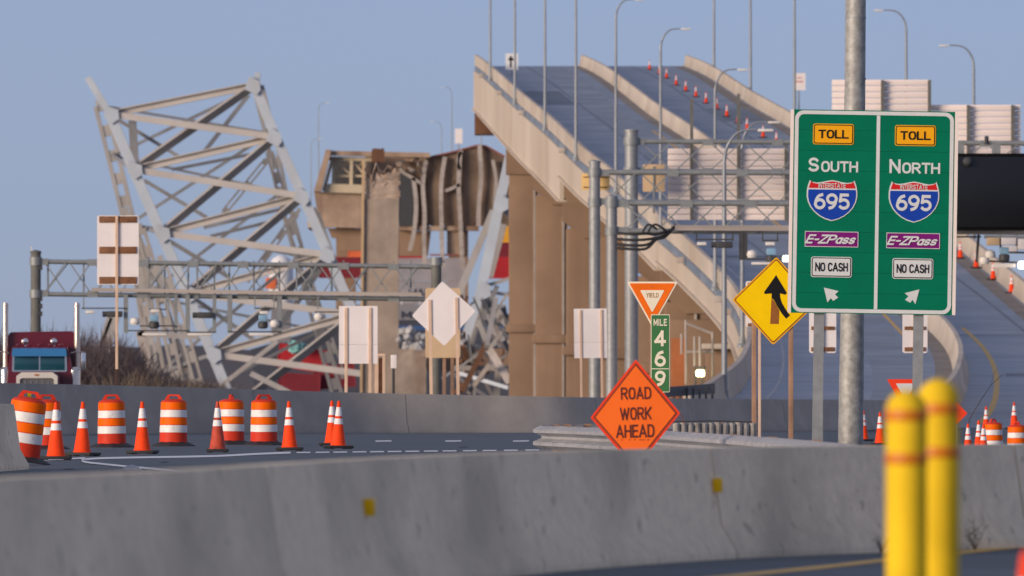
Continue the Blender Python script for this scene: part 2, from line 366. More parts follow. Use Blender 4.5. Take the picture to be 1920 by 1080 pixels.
def cut_path(path, length, gap=0.03, phase=0.0):
    """split a (point, height) path into sections of a length with small open joints"""
    acc = [0.0]
    for a, b in zip(path, path[1:]): acc.append(acc[-1] + (b[0] - a[0]).length)
    def at(s):
        s = min(max(s, 0), acc[-1])
        for i in range(len(acc) - 1):
            if acc[i + 1] >= s:
                u = (s - acc[i]) / max(acc[i + 1] - acc[i], 1e-9)
                return (path[i][0].lerp(path[i + 1][0], u), path[i][1] * (1 - u) + path[i + 1][1] * u)
        return path[-1]
    cuts = [0.0]; s = phase if phase > 0.5 else length
    while s < acc[-1] - 0.3: cuts.append(s); s += length
    cuts.append(acc[-1])
    out = []
    for a, b in zip(cuts, cuts[1:]):
        a2, b2 = a + gap / 2, b - gap / 2
        seg = [at(a2)] + [path[i] for i in range(len(path)) if a2 + 0.2 < acc[i] < b2 - 0.2] + [at(b2)]
        out.append(seg)
    return out
# ------------------------------------------------------------------ highway lettering drawn as even strokes
def _arc(cx, cy, rx, ry, a0, a1, n=10, e=2.0):
    out = []
    for i in range(n + 1):
        a = R(a0 + (a1 - a0) * i / n); c, s = math.cos(a), math.sin(a)
        out.append((cx + rx * math.copysign(abs(c) ** (2 / e), c), cy + ry * math.copysign(abs(s) ** (2 / e), s)))
    return out
def _glyphs():
    g = {}; W = 0.62; h = W / 2
    O = _arc(h, .5, h, .5, 90, 450, 28, 2.6)
    g['O'] = (W, [O]); g['T'] = (W, [[(0, 1), (W, 1)], [(h, 1), (h, 0)]]); g['L'] = (.52, [[(0, 1), (0, 0), (.52, 0)]])
    g['I'] = (.0, [[(0, 1), (0, 0)]]); g['E'] = (.52, [[(.52, 1), (0, 1), (0, 0), (.52, 0)], [(0, .52), (.46, .52)]])
    g['U'] = (W, [[(0, 1)] + _arc(h, .32, h, .32, 180, 360, 12) + [(W, 1)]]); g['H'] = (W, [[(0, 1), (0, 0)], [(W, 1), (W, 0)], [(0, .52), (W, .52)]])
    g['N'] = (W + .04, [[(0, 0), (0, 1), (W + .04, 0), (W + .04, 1)]])
    g['R'] = (W, [[(0, 0), (0, 1), (.34, 1)] + _arc(.34, .74, .26, .26, 90, -90, 10) + [(0, .48)], [(.30, .48), (W, 0)]])
    g['P'] = (.6, [[(0, 0), (0, 1), (.34, 1)] + _arc(.34, .73, .26, .27, 90, -90, 10) + [(0, .46)]])
    g['D'] = (W, [[(0, 0), (0, 1), (.28, 1)] + _arc(.28, .5, W - .28, .5, 90, -90, 14, 2.3) + [(0, 0)]])
    g['A'] = (.70, [[(0, 0), (.35, 1), (.70, 0)], [(.13, .30), (.57, .30)]]); g['W'] = (.95, [[(0, 1), (.24, 0), (.475, .9), (.71, 0), (.95, 1)]])
    g['M'] = (.74, [[(0, 0), (0, 1), (.37, .25), (.74, 1), (.74, 0)]]); g['K'] = (W, [[(0, 1), (0, 0)], [(W, 1), (0, .36)], [(.2, .53), (W, 0)]])
    g['Y'] = (.66, [[(0, 1), (.33, .48), (.66, 1)], [(.33, .48), (.33, 0)]]); g['Z'] = (.6, [[(0, 1), (.6, 1), (0, 0), (.6, 0)]])
    g['C'] = (W, [_arc(h, .5, h, .5, 38, 322, 24, 2.6)])
    S = _arc(h, .745, h - .02, .255, 25, 270, 14) + _arc(h, .245, h, .245, 90, -155, 14)[1:]
    g['S'] = (W, [S])
    g['-'] = (.28, [[(0, .45), (.28, .45)]]); g[' '] = (.18, [])
    g['6'] = (.60, [[(.46, 1.0), (.20, .68), (.05, .45)] + [], _arc(.30, .31, .30, .31, 90, 450, 24)])
    g['6'] = (.60, [[(.44, 1.0)] + [(.44 - .42 * math.sin(R(a)) * 1.0, 1.0 - .66 * (1 - math.cos(R(a)))) for a in (25, 45, 62, 76)] + [(0.0, .31)], _arc(.30, .31, .30, .31, 90, 450, 24)])
    g['9'] = (.60, [[(.60 - x, 1 - y) for x, y in l] for l in g['6'][1]])
    g['5'] = (.60, [[(.54, 1), (.10, 1), (.05, .55)] + _arc(.29, .32, .31, .32, 125, -140, 18)]); g['4'] = (.64, [[(.46, 0), (.46, 1), (0, .26), (.64, .26)]])
    g['a'] = (.44, [_arc(.22, .33, .22, .33, 90, 450, 18), [(.44, .64), (.44, 0)]]); g['s'] = (.42, [[(x * .66, y * .66) for x, y in S]])
    return g
GLY = _glyphs()
def text_bm(s, cx, cz, h, w=None, y0=-0.01, y1=-0.004, bold=None, shear=0.0, spacing=1.0, rot=0.0, sw=0.155, gap=0.24):
    """thin raised print: every stroke its own ribbon, centred at (cx, cz), cap height h, overall width w"""
    x = 0.0; lines = []
    for ch in s:
        gw, ls = GLY[ch]
        for l in ls: lines.append([(x + a, b) for a, b in l])
        x += gw + gap * spacing
    tot = x - gap * spacing
    b = sw / 2; kz = h / (1 + 2 * b) if False else h
    bm = bmesh.new(); kx = (w / (tot + sw)) if w else h
    ca, sa = math.cos(rot), math.sin(rot)
    parts = []
    for l in lines:
        cur = [l[0]]
        for i in range(1, len(l)):
            cur.append(l[i])
            if i < len(l) - 1:
                t1 = Vector(l[i]) - Vector(l[i - 1]); t2 = Vector(l[i + 1]) - Vector(l[i])
                if t1.length > 1e-5 and t2.length > 1e-5 and t1.angle(t2) > R(50): parts.append(cur); cur = [l[i]]
        parts.append(cur)
    for li, l in enumerate(parts):
        q = [l[0]]
        for p in l[1:]:
            if math.hypot(p[0] - q[-1][0], p[1] - q[-1][1]) > 1e-4: q.append(p)
        closed = math.hypot(q[0][0] - q[-1][0], q[0][1] - q[-1][1]) < 1e-3
        if closed: q = q[:-1]
        n = len(q)
        # strokes lie inside the cap height: squeeze the skeleton by half a stroke
        q = [(a, b + c * (1 - 2 * b)) for a, c in q]
        L_, R_ = [], []
        for i in range(n):
            p = Vector(q[i]); pr = Vector(q[i - 1]) if (i > 0 or closed) else None; nx = Vector(q[(i + 1) % n]) if (i < n - 1 or closed) else None
            t1 = (p - pr).normalized() if pr is not None else (nx - p).normalized(); t2 = (nx - p).normalized() if nx is not None else t1
            n1 = Vector((-t1.y, t1.x)); n2 = Vector((-t2.y, t2.x)); m = (n1 + n2)
            m = n1 if m.length < 0.2 else m.normalized(); k = min(1 / max(m.dot(n1), 0.3), 1.9)
            e = p.copy()
            if not closed and i == 0: e = p - t2 * b * 0.9
            if not closed and i == n - 1: e = p + t1 * b * 0.9
            L_.append(e + m * b * k); R_.append(e - m * b * k)
        yf = y0 - 0.0006 * (li % 5)
        def mk(v, y):
            X = (v.x + shear * v.y - (tot + shear) / 2) * kx; Z = (v.y - 0.5) * h
            return bm.verts.new((cx + X * ca - Z * sa, y, cz + X * sa + Z * ca))
        A = [(mk(a, yf), mk(c, yf), mk(a, y1), mk(c, y1)) for a, c in zip(L_, R_)]
        m_ = n if closed else n - 1
        for i in range(m_):
            a, c = A[i], A[(i + 1) % n]
            bm.faces.new((a[0], a[1], c[1], c[0])); bm.faces.new((a[0], c[0], c[2], a[2])); bm.faces.new((a[1], a[3], c[3], c[1]))
        if not closed:
            for a in (A[0], A[-1]): bm.faces.new((a[0], a[2], a[3], a[1]))
    return bm
# ------------------------------------------------------------------ the setting: ground, roads, river, hills
def smooth(a, b, x):
    t = min(max((x - a) / (b - a), 0), 1); return t * t * (3 - 2 * t)
ROAD_Z = 0.15
def road_z(x, y):
    dip = smooth(10.2, 12.4, x * 300.0 / max(y, 200)) * (1 - smooth(285, 326, y)) * smooth(120, 190, y)
    return ROAD_Z - 0.68 * dip
tag(sheet('ground', [[(x, y, -0.75) for x in (-9000, -300, 0, 300, 9000)] for y in (-200, 30, 200, 700, 760)], GRASS))
tag(sheet('river', [[(x, y, -1.1) for x in (-14000, 0, 14000)] for y in (759, 2000, 24000)], WATER))
rows = []
for i in range(28):
    y = 8 + i * 6.0
    rows.append([(x, y, 0.0) for x in (-60, -10, 0, 10, 60)])
near_road = sheet('near_road', rows, ASPH)
def near_pt(px, ytop):
    s = (ytop - HOR) / 0.39; d = F / s
    return (Vector(((px - 960) / s, d, 0.0)), 0.81)
npx = [(-330, 913), (-150, 904), (0, 896), (100, 891), (340, 880), (540, 868), (740, 857), (980, 847.5), (1300, 840), (1600, 836), (1920, 832.5), (2260, 829)]
npt = [tuple(near_pt(*p)[0][:2]) for p in npx]; npt += [(npt[-1][0] + 9, npt[-1][1] + 14), (npt[-1][0] + 24, npt[-1][1] + 30), (npt[-1][0] + 46, npt[-1][1] + 44)]
npath = [(Vector((a, b, 0.0)), 0.81) for a, b in pol(npt, 8)]
rows = []
def xbar(y):
    for (p0, _), (p1, _) in zip(npath, npath[1:]):
        if p0.y <= y <= p1.y: return p0.x + (p1.x - p0.x) * (y - p0.y) / (p1.y - p0.y)
    return npath[0][0].x if y < npath[0][0].y else npath[-1][0].x
for i in range(90):
    y = 46 + (npath[-1][0].y - 46) * i / 60 if i <= 60 else npath[-1][0].y + 0.05 + (357 - npath[-1][0].y) * (i - 61) / 28
    x0 = -70; x1 = xbar(y) if y < npath[-1][0].y else 70
    rows.append([(x0 + (x1 - x0) * k / 60, y, (road_z(x0 + (x1 - x0) * k / 60, y) if y > 95 else 0.02 + 0.13 * smooth(46, 95, y))) for k in range(61)])
road = sheet('road', rows, ASPH)
# far wooded shore
for k, (x0, x1, yy, h) in enumerate(((-900, 600, 5200, 24), (500, 1700, 5600, 20))):
    rr = random.Random(5 + k); bm = bmesh.new(); top = []; bot = []; back = []
    for i in range(81):
        x = x0 + (x1 - x0) * i / 80
        hh = h * (0.55 + 0.45 * math.sin(math.pi * i / 80)) * (0.93 + 0.14 * rr.random())
        bot.append(bm.verts.new((x, yy, -2))); top.append(bm.verts.new((x, yy + 60, hh))); back.append(bm.verts.new((x, yy + 500, -2)))
    for i in range(80):
        bm.faces.new((bot[i], bot[i + 1], top[i + 1], top[i])); bm.faces.new((top[i], top[i + 1], back[i + 1], back[i]))
    tag(link_mesh('hills', bm, HILL), kind='structure')

# painted lines on the roads (4 mm above the asphalt)
def px_line(name, pts, th, z, m, parent, flip=False):
    """painted band whose centre line passes through picture points of the road plane"""
    up = []; dn = []
    for (x, y) in pts:
        a = G(x, y - th / 2, z); b = G(x, y + th / 2, z); up.append(a); dn.append(b)
    bm = bmesh.new(); A = [bm.verts.new(p) for p in up]; B = [bm.verts.new(p) for p in dn]
    for i in range(len(A) - 1):
        f = bm.faces.new((A[i], A[i + 1], B[i + 1], B[i])); f.normal_update()
        if f.normal.z < 0: f.normal_flip()
    return link_mesh(name, bm, m, parent, recalc=False)
zr = ROAD_Z + 0.006
px_line('edge_line', [(1290, 1088), (1400, 1077), (1560, 1061), (1656, 1050), (1797, 1036), (1960, 1019)], 6.5, 0.004, YPAINT, near_road)
px_line('lane_marking', [(20, 863), (90, 862), (160, 858.5)], 2.6, zr, WPAINT, road)
px_line('lane_marking', pol([(152, 861.5), (190, 859), (260, 857.5), (400, 855), (480, 851), (545, 848.5)], 3), 3.4, zr, WPAINT, road)
px_line('lane_marking', pol([(157, 861), (152, 863), (163, 866.5), (190, 869.5), (245, 875), (310, 880.5), (420, 890)], 3), 3.2, zr + 0.004, WPAINT, road)
for x0 in (556, 592, 625, 661, 694, 727, 760, 795, 830, 868, 905, 945, 985):
    y = 848.5 - (x0 - 545) * 0.0105
    px_line('lane_dash', [(x0, y), (x0 + 26, y - 0.25)], 2.2, zr, WPAINT, road)
for x0 in (704, 835, 962, 1300, 1370, 1452):
    px_line('lane_dash', [(x0, 827), (x0 + 30, 826.6)], 2.2, zr, WPAINT, road)
for x0, y0, w, h in ((420, 870, 26, 3), (300, 866, 14, 2.4), (640, 859, 20, 2.6), (120, 879, 18, 2.6), (860, 838, 16, 2.2)):
    tag(px_line('road_patch', [(x0, y0), (x0 + w, y0 - 0.4)], h, zr, mat('patch_dark', (0.03, 0.034, 0.04), 0.7, var=0.3, scale=6), road))

# ------------------------------------------------------------------ concrete barriers
nb = Thing('concrete_barrier', 'long weathered grey concrete barrier across the foreground below the signs', 'barrier', npath[60][0])
def cut_px(path, cuts, gap=0.035):
    out = []; cur = [path[0]]
    for (a, ha), (b, hb) in zip(path, path[1:]):
        pa, pb = 960 + a.x / a.y * F, 960 + b.x / b.y * F
        for c in cuts:
            if pa < c <= pb:
                m = a.lerp(b, (c - pa) / (pb - pa)); t = (b - a).normalized() * gap / 2
                cur.append((m - t, ha)); out.append(cur); cur = [(m + t, ha)]
        cur.append((b, hb))
    out.append(cur); return out
for seg in cut_px(npath, (-120, 466, 1308, 1880, 2400, 2900)):
    nb.part('barrier_section', sweep_bm(seg, JERSEY, 0.30), CONC)
def on_face(path, px, py, prof=JERSEY, hw=0.30):
    """point of the visible (right-hand) barrier face seen at (px, py), with its outward direction"""
    best = None
    for (a, h), (b, _) in zip(path, path[1:]):
        t = (b - a); t = Vector((t.x, t.y, 0)).normalized(); s = Vector((t.y, -t.x, 0))
        for u in range(8):
            c = a.lerp(b, u / 8)
            for k in range(40):
                f = 0.35 + 0.6 * k / 40
                acr = (0.60 + (0.33 - 0.60) * (f - 0.31) / 0.66) * hw
                p = c + s * acr + Vector((0, 0, f * h))
                ex = 960 + p.x / p.y * F - px; ey = HOR - (p.z - CAM_H) / p.y * F - py
                e = ex * ex + ey * ey
                if best is None or e < best[0]: best = (e, p.copy(), s.copy(), t.copy())
    return best
for (x, y) in ((684, 952), (1340, 909)):
    _, p, s, t = on_face(npath, x, y)
    rot = Matrix((s, t, Vector((0, 0, 1)))).transposed()
    nb.box('reflector', p + s * 0.03 + Vector((0, -0.02, 0)), (0.066, 0.05, 0.105), REFY, bevel=0.010, rot=Matrix.Rotation(R(-12), 3, 'Z'))
# near barrier dry weeds at its foot
def weed(px, py, d, h, seed, label):
    rr = random.Random(seed); b = P(px, py, d); b.z = 0.002
    t = Thing('dry_weed', label, 'weed', b, 'dry weeds at the foot of the foreground barrier')
    for k in range(6):
        bm = bmesh.new(); p = b.copy(); a = rr.uniform(-0.55, 0.55); q = [p.copy()]
        L_ = h * rr.uniform(0.55, 1.0)
        for i in range(5):
            a += rr.uniform(-0.25, 0.25); p = p + Vector((math.sin(a) * L_ / 5, rr.uniform(-0.01, 0.01), math.cos(a) * L_ / 5)); q.append(p.copy())
        bm_tube(bm, q, [0.0042, 0.0036, 0.003, 0.0025, 0.002, 0.0015], 5)
        for i in (2, 3, 4):
            e = q[i] + Vector((rr.choice((-1, 1)) * h * 0.16, 0, h * 0.1)); bm_tube(bm, [q[i], (q[i] + e) / 2 + Vector((0, 0, -0.004)), e], 0.002, 4)
        t.part('stem', bm, TWIGD)
weed(1652, 1020, 80.6, 0.16, 3, 'small dry weed at the barrier foot just left of the yellow bollards')
weed(1828, 1014, 82.3, 0.27, 4, 'taller dry weed at the barrier foot right of the yellow bollards')
# barrier end at the far left
lp = [(Vector((-8.1, 128, ROAD_Z)), 0.92), (Vector((-7.55, 140, ROAD_Z)), 0.92), (Vector((-7.10, 150.0, ROAD_Z)), 0.92)]
lb = Thing('concrete_barrier', 'blunt end of a pale concrete barrier at the left edge before the leaning drum', 'barrier', lp[2][0])
lb.part('barrier_section', sweep_bm(lp, JERSEY, 0.31), CONC)
# long barrier behind the drums
fpx = [(-160, 712.5, 818), (0, 718, 816), (200, 722.5, 814), (420, 728.5, 813), (620, 735, 812), (860, 740.5, 811.5), (1100, 745, 811), (1300, 747.5, 809.5), (1450, 748.5, 808.5), (1570, 749.5, 807.5), (1640, 750, 806), (1700, 747, 802), (1745, 742, 797)]
fp4 = []
for x, yt, yb in fpx:
    b = G(x, yb, ROAD_Z); fp4.append((b.x, b.y, b.z, ZP(yt, b.y) - ROAD_Z))
fpath = [(Vector(p[:3]), p[3]) for p in pol(fp4, 8)]
fb = Thing('concrete_barrier', 'long dark grey concrete barrier running behind the orange drums', 'barrier', fpath[40][0])
for seg in cut_path(fpath, 6.1, 0.02, 3.0):
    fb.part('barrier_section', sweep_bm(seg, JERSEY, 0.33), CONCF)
p = P(55, 740, fpath[8][0].y - 0.2); fb.box('reflector', p, (0.10, 0.05, 0.15), REFY, bevel=0.01)

# ------------------------------------------------------------------ the standing approach of the bridge
PROF = [(325, 0.16), (360, 0.36), (400, 0.80), (476, 2.15), (540, 3.9), (606, 7.1), (700, 13.9), (800, 21.0), (925, 28.0), (1050, 33.6), (1100, 35.3)]
def zdeck(d):
    if d <= PROF[0][0]: return PROF[0][1]
    n = len(PROF)
    for i in range(n - 1):
        if PROF[i + 1][0] >= d:
            x0, y0 = PROF[i]; x1, y1 = PROF[i + 1]
            def sl(k):
                if k <= 0: return 0.004
                if k >= n - 1: return (PROF[-1][1] - PROF[-2][1]) / (PROF[-1][0] - PROF[-2][0])
                return (PROF[k + 1][1] - PROF[k - 1][1]) / (PROF[k + 1][0] - PROF[k - 1][0])
            h = x1 - x0; t = (d - x0) / h
            return ((2 * t**3 - 3 * t**2 + 1) * y0 + (t**3 - 2 * t**2 + t) * h * sl(i) + (-2 * t**3 + 3 * t**2) * y1 + (t**3 - t**2) * h * sl(i + 1))
    return PROF[-1][1]
def deck_d(py, h=0.0):
    lo, hi = 326.0, 1095.0
    for _ in range(50):
        m = (lo + hi) / 2
        if HOR - (zdeck(m) + h - CAM_H) * F / m > py: lo = m
        else: hi = m
    return (lo + hi) / 2
PH = 1.05
Lpx = [(901, 107), (928, 128), (975, 169), (1030, 214), (1091, 271), (1150, 318), (1240, 403), (1285, 441), (1345, 497), (1383, 541), (1403, 590), (1408, 626), (1400, 656), (1382, 682), (1340, 712), (1290, 736)]
Mpx = [(1102, 107), (1215, 182), (1329, 258), (1480, 364), (1600, 452), (1690, 524), (1752, 580), (1786, 615), (1801, 652), (1793, 692), (1768, 722), (1735, 737)]
Rpx = [(1307, 111), (1400, 165), (1484, 212), (1575, 268), (1685, 345), (1812, 440), (1920, 528), (2010, 600), (2060, 650), (2078, 690), (2070, 722), (2040, 737)]
def edge_fn(pts):
    tab = sorted((deck_d(y, PH), x) for x, y in pts)
    tab = [(d, (x - 960) / F * d) for d, x in tab]
    def f(d):
        if d <= tab[0][0]: return tab[0][1] + (tab[0][0] - d) * -(tab[1][1] - tab[0][1]) / (tab[1][0] - tab[0][0])
        n = len(tab)
        for i in range(n - 1):
            if tab[i + 1][0] >= d:
                x0, y0 = tab[i]; x1, y1 = tab[i + 1]
                def sl(k):
                    if k <= 0: return (tab[1][1] - tab[0][1]) / (tab[1][0] - tab[0][0])
                    if k >= n - 1: return (tab[-1][1] - tab[-2][1]) / (tab[-1][0] - tab[-2][0])
                    return (tab[k + 1][1] - tab[k - 1][1]) / (tab[k + 1][0] - tab[k - 1][0])
                h = x1 - x0; t = (d - x0) / h
                return ((2 * t**3 - 3 * t**2 + 1) * y0 + (t**3 - 2 * t**2 + t) * h * sl(i) + (-2 * t**3 + 3 * t**2) * y1 + (t**3 - t**2) * h * sl(i + 1))
        return tab[-1][1] + (d - tab[-1][0]) * (tab[-1][1] - tab[-2][1]) / (tab[-1][0] - tab[-2][0])
    return f, tab[0][0], tab[-1][0]
Lf, Ld0, Ld1 = edge_fn(Lpx); Mf, Md0, Md1 = edge_fn(Mpx); Rf, Rd0, Rd1 = edge_fn(Rpx)
DEND = 1046.0
br = Thing('bridge', 'standing high approach span of the broken bridge, cream girder on brown piers', 'bridge', (Lf(640), 640, -0.7))
ds = [330 + (DEND - 330) * i / 140 for i in range(141)]
bm = bmesh.new(); rows_t = []; rows_b = []
for d in ds:
    xl, xr = Lf(d) - 0.3, Rf(d) + 0.3
    rows_t.append([bm.verts.new((xl + (xr - xl) * k / 8, d, zdeck(d))) for k in range(9)])
    rows_b.append([bm.verts.new((xl + (xr - xl) * k / 8, d, zdeck(d) - 0.45)) for k in range(9)])
for rws, fl in ((rows_t, False), (rows_b, True)):
    for a, b in zip(rws, rws[1:]):
        for i in range(8): bm.faces.new((a[i], a[i + 1], b[i + 1], b[i]))
for a, b, c, e in zip(rows_t, rows_t[1:], rows_b, rows_b[1:]):
    bm.faces.new((a[0], b[0], e[0], c[0])); bm.faces.new((a[8], b[8], e[8], c[8]))
bm.faces.new(rows_t[-1] + rows_b[-1][::-1]); bm.faces.new(rows_t[0] + rows_b[0][::-1])
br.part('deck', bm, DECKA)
def dpath(fn, d0, d1, off=0.0, n=120, dz=0.0, h=PH):
    return [(Vector((fn(d0 + (d1 - d0) * i / n) + off, d0 + (d1 - d0) * i / n, zdeck(d0 + (d1 - d0) * i / n) + dz)), h) for i in range(n + 1)]
for seg in cut_path(dpath(Lf, Ld0 + 1, DEND + 8, 0.0, dz=-0.02, h=PH + 0.02), 30.0, 0.05): br.part('parapet_section', sweep_bm(seg, PARAP, 0.40), CONCL)
for seg in cut_path(dpath(Rf, Rd0 + 1, DEND + 2, 0.0, dz=-0.02, h=PH + 0.02), 30.0, 0.05): br.part('parapet_section', sweep_bm([(p, h) for p, h in seg], [(-a, b) for a, b in PARAP], 0.40), CONCL)
for seg in cut_path(dpath(Mf, Md0, DEND + 4, 0.0, dz=-0.02, h=PH + 0.02), 30.0, 0.05): br.part('median_section', sweep_bm(seg, JERSEY, 0.36), CONCL)
# pale kerb strips beside the barriers and yellow / white edge lines on the deck
def zlin(d):
    """height of the deck mesh itself (straight between its rows)"""
    t = (d - ds[0]) / (ds[1] - ds[0]); k = min(max(int(t), 0), len(ds) - 2); u = t - k
    return zdeck(ds[k]) * (1 - u) + zdeck(ds[k + 1]) * u
def strip(name, fn, o0, o1, d0, d1, m, dz=0.006, n=0):
    bm = bmesh.new(); A = []; B = []
    for d in [d0] + [v for v in ds if d0 + 0.2 < v < d1 - 0.2] + [d1]:
        A.append(bm.verts.new((fn(d) + o0, d, zlin(d) + dz))); B.append(bm.verts.new((fn(d) + o1, d, zlin(d) + dz)))
    for i in range(len(A) - 1):
        f = bm.faces.new((A[i], B[i], B[i + 1], A[i + 1])); f.normal_update()
        if f.normal.z < 0: f.normal_flip()
    br.part(name, bm, m, recalc=False)
DIRTY = mat('dirty_gutter', (0.20, 0.175, 0.15), 0.8, var=0.25, scale=0.2)
strip('gutter', Mf, -1.15, -0.37, 345, DEND - 1, DIRTY)
strip('gutter', Rf, -1.3, -0.42, 345, DEND - 1, DIRTY)
strip('edge_line', Mf, -2.0, -1.8, 345, 800, YPAINT, 0.008)
strip('edge_line', Mf, 1.45, 1.68, 345, 560, YPAINT, 0.008)
strip('edge_line', Lf, 1.5, 1.62, 345, 640, mat('worn_white_paint', (0.42, 0.42, 0.42), 0.7, var=0.3, scale=0.5), 0.008)
# worn lane surfaces, joints and patches
LANEA = mat('lane_worn_grey', (0.215, 0.245, 0.285), 0.6, var=0.25, scale=0.12, spec=0.4, streak=0.5, streak_col=(0.15, 0.18, 0.215), sscale=(0.3, 0.12, 1))
LANEB = mat('lane_dark_patch', (0.135, 0.16, 0.19), 0.65, var=0.25, scale=0.15, spec=0.4)
strip('worn_lane', Mf, -4.9, -2.2, 568, DEND - 2, LANEA, 0.005); strip('worn_lane', Lf, 5.6, 7.6, 345, 560, LANEA, 0.005)
strip('joint_strip', Lf, 4.6, 4.78, 420, DEND - 2, LANEB, 0.006); strip('joint_strip', Mf, 4.5, 4.68, 420, DEND - 2, LANEB, 0.006)
for k_, (fn, o0, o1, d0_, d1_) in enumerate(((Lf, 1.2, 4.4, 705, 722), (Lf, 1.0, 4.4, 860, 905), (Mf, 1.0, 4.2, 640, 652), (Mf, 4.8, 8.0, 820, 850), (Lf, 1.2, 8.0, 455, 459), (Mf, 2.0, 9.0, 470, 476), (Mf, 1.0, 9.5, 548, 551), (Lf, 0.8, 8.4, 640, 642), (Lf, 0.8, 8.4, 760, 762))): strip('deck_patch', fn, o0, o1, d0_, d1_, LANEB if k_ % 2 else LANEA, 0.0075, 12)
# girders under the deck
def girder(name, fn, off, d0, d1, depth, th, m, flange=True):
    n = max(4, int((d1 - d0) / 8)); path = [(Vector((fn(d0 + (d1 - d0) * i / n) + off, d0 + (d1 - d0) * i / n, zdeck(d0 + (d1 - d0) * i / n) - 0.455 - depth)), depth) for i in range(n + 1)]
    bm = sweep_bm(path, [(-0.5, 0), (-0.5, 1), (0.5, 1), (0.5, 0)], th)
    br.part(name, bm, m)
    if flange: 
        br.part('flange', sweep_bm([(p - Vector((0, 0, 0.12)), 0.12) for p, h in path], [(-0.5, 0), (-0.5, 1), (0.5, 1), (0.5, 0)], th + 0.4), m)
def dL(px):
    lo, hi = 560.0, 1046.0
    for _ in range(40):
        m = (lo + hi) / 2
        if 960 + Lf(m) / m * F > px: lo = m
        else: hi = m
    return (lo + hi) / 2
PIERS = [dL(x) for x in (953, 1003, 1060, 1121, 1193, 1245)]
SD = (3.7, 1.9, 2.0, 1.7, 1.2, 1.0)
spans = [(1046, PIERS[2] + 0.2, 3.7)] + [(PIERS[i] - 0.2, (PIERS[i + 1] + 0.2) if i < 5 else 560, SD[i - 1]) for i in range(2, 6)]
for d1_, d0_, dep in spans:
    girder('fascia_girder', Lf, -0.25, d0_, d1_, dep, 0.3, FASC)
    for k in range(1, 5):
        a = k / 4.0
        girder('inner_girder', lambda d, a=a: Lf(d) + (Rf(d) - Lf(d)) * a * 0.97, 0.2, d0_, d1_, min(dep, 2.4) - 0.2, 0.25, RUSTG)
# long slab edge, scuppers
for d in (985, 905, 845, 770, 700, 640, 600, 585):
    br.box('scupper', (Lf(d) - 0.62, d, zdeck(d) - 0.15), (0.45, 0.7, 0.35), RIBW, bevel=0.05)
# rust coloured stub of the lost truss at the broken end
br.box('bearing_stub', (Lf(1046) + 1.0, 1045, zdeck(1046) - 5.6), (2.6, 4, 2.4), RUSTG, bevel=0.06)
def pier(d, dep, cw, first=False):
    ztop = zdeck(d) - 0.455 - dep - 0.14; xl = Lf(d) - 0.2; xr = Rf(d) + 0.2
    ch = 2.6
    bm = bmesh.new(); bm_prism(bm, [(xl, ztop), (xr, ztop), (xr, ztop - 1.3), (xr - 1.5, ztop - ch), (xl + 1.5 if not first else xl + 0.5, ztop - ch), (xl, ztop - 1.3 if not first else ztop - ch)], d - 1.5, d + 1.5)
    br.part('pier_cap', bm, PIERM)
    for cx in (xl + 0.25 + cw / 2, xr - 0.25 - cw / 2):
        zt = ztop - ch * 0.72
        bm = bmesh.new(); bm_box(bm, (cx, d, (zt - 0.9) / 2), (cw, 2.5, zt + 0.9), None, 0.12, 2); c = br.part('pier_column', bm, PIERM)
        bm = bmesh.new(); bm_box(bm, (cx + cw * 0.36, d - 1.30, zt * 0.45), (0.16, 0.16, zt * 0.9), None, 0); br.part('drain_pipe', bm, RIBW, c)
        bm = bmesh.new(); bm_box(bm, (cx, d, zt * 0.33), (cw + 0.5, 3.1, 0.7), None, 0.15, 2); br.part('string_course', bm, PIERM, c)
    zm = ztop * 0.42
    br.box('cross_wall', ((xl + xr) / 2, d + 0.2, zm / 2 - 0.4), (xr - xl - 2 * cw - 0.3, 1.6, zm + 0.8), PIERM)
for i_, (d, dep) in enumerate(zip(PIERS, (3.75, 3.75, 3.75, 1.95, 2.05, 1.75))): pier(d, dep, 2.5 if i_ < 3 else 2.2, i_ == 0)
PRINT_ = print('PIERS', [round(d) for d in PIERS])
# abutment with equipment frame below the last span
zt = zdeck(600) - 2.9
br.box('abutment', ((Lf(590) + Rf(590)) / 2 + 1.2, 596, zt / 2 - 0.4), (Rf(590) - Lf(590) + 5.5, 3, zt + 0.8), PIERM, bevel=0.1)
br.box('abutment_ledge', ((Lf(590) + Rf(590)) / 2 + 1.2, 595.6, zt + 0.05), (Rf(590) - Lf(590) + 6.0, 4.2, 0.3), CONCL, bevel=0.05)
br.box('wing_wall', (XP(1305, 640), 640, ZP(690, 640) ), (3.6, 2, 5.8), PIERM, bevel=0.1)
br.box('steel_door', (XP(1271, 600), 600, (ZP(634, 600) - 0.7) / 2), (0.75, 0.3, ZP(634, 600) + 0.7), mat('rust_orange_door', (0.45, 0.15, 0.05), 0.8, var=0.2, scale=0.6))
# retaining side of the low ramp, seen over its inner parapet
bm = sweep_bm([(Vector((Lf(d) - 0.35, d, -0.74)), zdeck(d) + 0.25) for d in [345 + i * 6 for i in range(23)]], [(-0.4, 0), (-0.4, 1), (0.2, 1), (0.2, 0)], 0.4)
br.part('retaining_wall', bm, CONCL)

